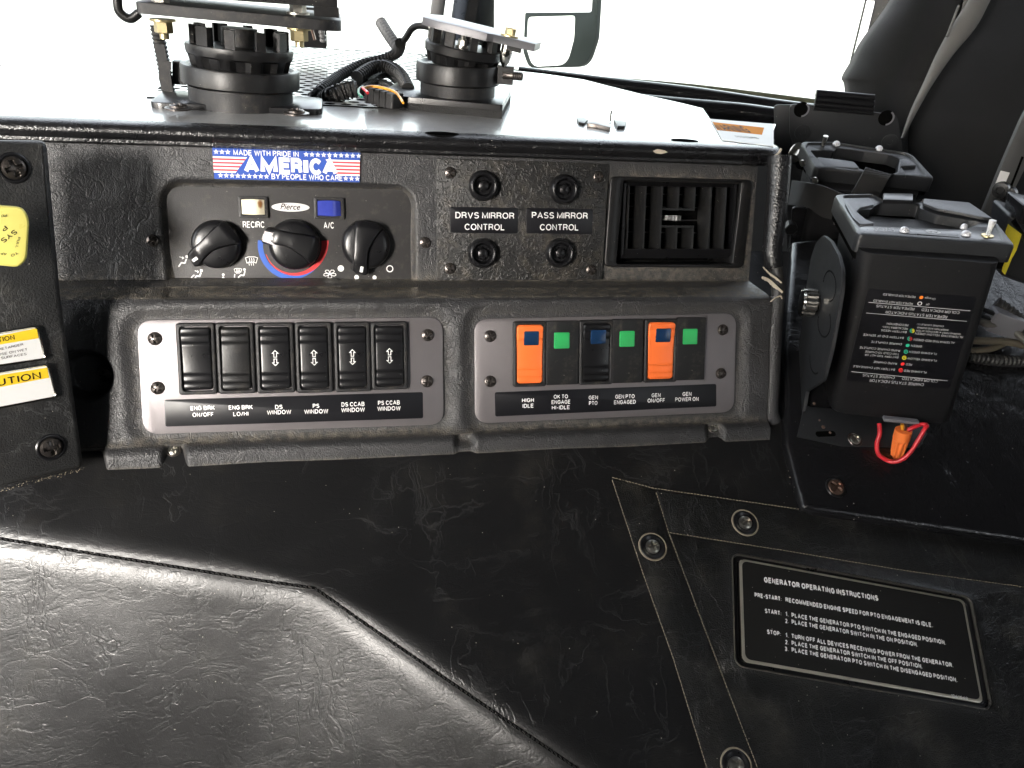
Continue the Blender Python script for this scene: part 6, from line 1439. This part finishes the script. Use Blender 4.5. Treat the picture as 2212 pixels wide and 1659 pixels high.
mb = MB(); mb.tube([FBR.at((q.x, q.y, 0)).loc(at_depth(H1(90, 610), 800)), FBR.at((q.x, q.y, 0)).loc(at_depth(H1(150, 650), 805))], 1.3, 6)
mb.build('pin', M_['darksteel'], NB)

# ---------------------------------------------------------------- right-hand pillar with padded covers
def pad(name, pts, d0, th_, bev, mat, label, cat, fill=4, zig=0, group=None, lean=0):
    c_ = (sum(p[0] for p in pts)/len(pts), sum(p[1] for p in pts)/len(pts)); P0 = at_depth(c_, d0); vd = (P0-CAM); vd.z *= .3; vd.normalize()
    F = Frame(P0, Matrix.Rotation(math.radians(lean), 3, 'Z') @ vd.cross(ZW).normalized(), ZW); th = thing(name, label, cat, F, group)
    ol = fillet(ccw([tuple(F.px(p, 0)[:2]) for p in pts]), fill, 5); mb = MB(); mb.prism(ol, -th_, 0, bev, 8); return th, F, mb
def padded(name, rows, d0, bulge, mat, label, cat, part='padding', pw_=.55, group=None):
    """upholstered roll: rows of (left picture x, right picture x, picture y), bulging towards the cab"""
    mid_ = rows[len(rows)//2]; P0 = at_depth(((mid_[0]+mid_[1])/2, mid_[2]), d0); F = Frame(P0, XW, V3(0, 0, 1)); th = thing(name, label, cat, F, group); L = smooth_path([V3(*r_) for r_ in rows], 5); ls = []
    for l, r_, y in L:
        a, b = at_depth((l, y), d0+bulge*.6), at_depth((r_, y), d0+bulge*.6); c = []
        for k in range(15):
            t = k/14; s_ = math.sin(math.pi*t)**pw_; p = a.lerp(b, t); c.append(tuple(F.loc(p-(p-CAM).normalized()*bulge*s_)))
        for k in range(6):
            p = b.lerp(a, (k+1)/7); c.append(tuple(F.loc(p+(p-CAM).normalized()*20)))
        ls.append(c)
    mb = MB(); mb.loops(ls); mb.build(part, mat, th, ang=80); return th, F
padded('pillar_cover', [(1960, 2125, -90), (1922, 2085, 0), (1859, 2050, 89), (1838, 2025, 131), (1818, 2008, 167), (1824, 1996, 190), (1828, 1975, 300), (1830, 1990, 500), (1830, 2010, 760)], 960, 60, M_['pad'], 'wide black padded cover on the windshield pillar, nearest the glass', 'pillar cover')
padded('pillar_cover', [(2180, 2600, -90), (2134, 2580, 0), (2100, 2560, 60), (2052, 2540, 119), (2010, 2520, 178), (1976, 2500, 238), (1948, 2480, 298), (1950, 2480, 450), (1960, 2480, 780)], 935, 70, M_['pad'], 'black padded cover filling the top right corner, right of the grey seam', 'pillar cover', pw_=.8)
th, F = padded('pillar_piping', [(2140, 2186, -90), (2092, 2140, 0), (2053, 2108, 60), (2021, 2059, 119), (1994.6, 2018, 178), (1966.8, 1983, 238), (1946, 1952, 298)], 890, 8, M_['padgrey'], 'long pale grey fabric wedge between the two black pillar covers', 'piping', 'fabric')
mb = MB(); mb.tube([F.loc(at_depth(H3(1315, 60), 885)), F.loc(at_depth(H3(1185, 400), 888))], 1.5, 8); mb.build('edge_cord', M_['padgrey'], th)
th, F, mb = pad('windshield_pillar', [(1897, -80), (1888, 10), (1872, 75), (1850, 125), (1838, 170), (1842, 260), (1700, 225), (1700, 760), (2500, 760), (2500, -80)], 1060, 12, 2, None, 'black speckled pillar strip along the right edge of the windshield', 'pillar', 0)
mb.build('pillar_skin', M_['black'], th)

# ---------------------------------------------------------------- slotted bar, radio and cables at the far right
FR_ = Frame(at_depth((2170, 380), 800), X2, V3(0, 0, 1))
SB = thing('slotted_bar', 'sloping dark metal bar with slot and white sticker at the right edge', 'bar', FR_)
mb = MB(); mb.prism(ccw([tuple(FR_.px(p, 0)[:2]) for p in ((2222, 230), (2205, 263), (2161, 364.5), (2124, 455.7), (2118, 520), (2152, 520), (2168, 482.7), (2181, 432), (2222, 350), (2300, 200))]), -6, 0, .8); mb.build('bar', plain('dark_grey_bar', (.055, .055, .055), .45, grain=.5, gscale=1400), SB)
mb = MB(); mb.prism(ccw([tuple(FR_.px(G1(*p), .2)[:2]) for p in ((472, 312), (530, 325), (480, 442), (424, 430))]), .1, .35); mb.build('white_sticker', M_['paper'], SB)
mb = MB(); mb.prism(ccw([tuple(FR_.px(G1(*p), .3)[:2]) for p in ((620, 225), (606, 220), (528, 420), (540, 428))]), .0, .3); mb.prism(ccw([tuple(FR_.px(G1(*p), .3)[:2]) for p in ((510, 500), (498, 496), (470, 560), (480, 566))]), 0, .3); mb.build('slot', M_['void'], SB)
for p in ((470, 438), (517, 468)):
    q = FR_.px(G1(*p), 8); mb = MB(); mb.lathe([(8, -8), (8.4, -2), (7.6, 1.5), (4, 2), (3.4, 0)], 20, T(*q) @ R(-30, 'Y')); mb.build('knurled_nut', M_['black'], SB)
FRD = Frame(at_depth((2195, 540), 700), X2, RW @ cUp)
RD = thing('handheld_radio', 'black boxy radio unit with yellow label, cut by the right edge', 'radio', FRD)
mb = MB(); mb.prism(fillet(ccw([tuple(FRD.px(p, 0)[:2]) for p in ((2180, 462), (2300, 500), (2290, 640), (2195, 610), (2160, 596), (2172, 530))]), 5, 5), -40, 0, 5, 5); mb.build('radio_body', M_['lidp'], RD)
mb = MB(); mb.prism(fillet(ccw([tuple(FRD.px(p, 0)[:2]) for p in ((2204, 436), (2300, 460), (2300, 520), (2196, 478))]), 3, 3), -30, 6, 2); mb.build('radio_top', M_['gloss'], RD)
mb = MB(); mb.prism(ccw([tuple(FRD.px(p, .3)[:2]) for p in ((2178, 484), (2207, 506), (2196, 540), (2186, 558), (2171, 594), (2164, 586), (2174, 540), (2172, 500))]), .1, .5); mb.build('yellow_label', plain('label_yellow', (.85, .72, .05), .4), RD)
# cables on the tray
def cable(label, pts, r_, mat, name='cable', cat='cable', rib=False, hs=14, group=None):
    P = [FC.px(p, hs+9) for p in pts]; F = Frame(FC.w(P[0]), FC.X, FC.Y); Q = smooth_path([p-P[0] for p in P], 8); th = thing(name, label, cat, F, group); mb = MB()
    if rib: Q = resample(Q, 1.1); mb.tube(Q, [r_*(1 if i % 4 < 2 else .84) for i in range(len(Q))], 12)
    else: mb.tube(Q, r_, 10)
    mb.build('jacket', mat, th, ang=25 if rib else 60)
cable('upper beige cable running out to the right edge beside the grey connector', [(2060, 733), (2117, 736), (2170, 738), (2240, 752)], 3.4, M_['beigewire'])
cable('lower beige cable curling under the upper one behind the nearer charger', [(2060, 757), (2110, 757), (2145, 752), (2175, 738)], 3.2, M_['beigewire'], hs=8)
cable('grey cable bending down from the grey connector to the right edge', [(2100, 690), (2137, 700), (2175, 705), (2200, 722), (2240, 760)], 3.4, M_['greywire'], hs=20)
cable('black corrugated sleeve lying behind the nearer charger at the right edge', [(2060, 765), (2110, 773), (2160, 779), (2240, 782)], 5.5, M_['rubber'], 'cable_sleeve', 'cable sleeve', True, hs=4)
cable('black braided sleeve rising beside the grey connector', [(2150, 655), (2170, 668), (2200, 690), (2240, 722)], 6.5, M_['rubber'], 'cable_sleeve', 'cable sleeve', True, hs=24)
P_ = FC.w(FC.px((2170, 700), 30)); F = Frame(P_, X2, RW @ cUp); GC = thing('grey_connector', 'light grey square plug among the cables at the right edge', 'connector', F)
mb = MB(); mb.prism(rr(30, 20, 2), -10, 6, 1.5, M=R(-15, 'Z')); mb.prism(rr(16, 14, 2, 20, -8), -8, 4, 1, M=R(-15, 'Z')); mb.build('plug_body', M_['greyplastic'], GC)
mb = MB(); mb.prism(rr(14, 3, 1, -20, 6), -2, 3, .4, M=R(-15, 'Z')); mb.prism(rr(14, 3, 1, -20, 0), -2, 3, .4, M=R(-15, 'Z')); mb.build('plug_tabs', M_['black'], GC)
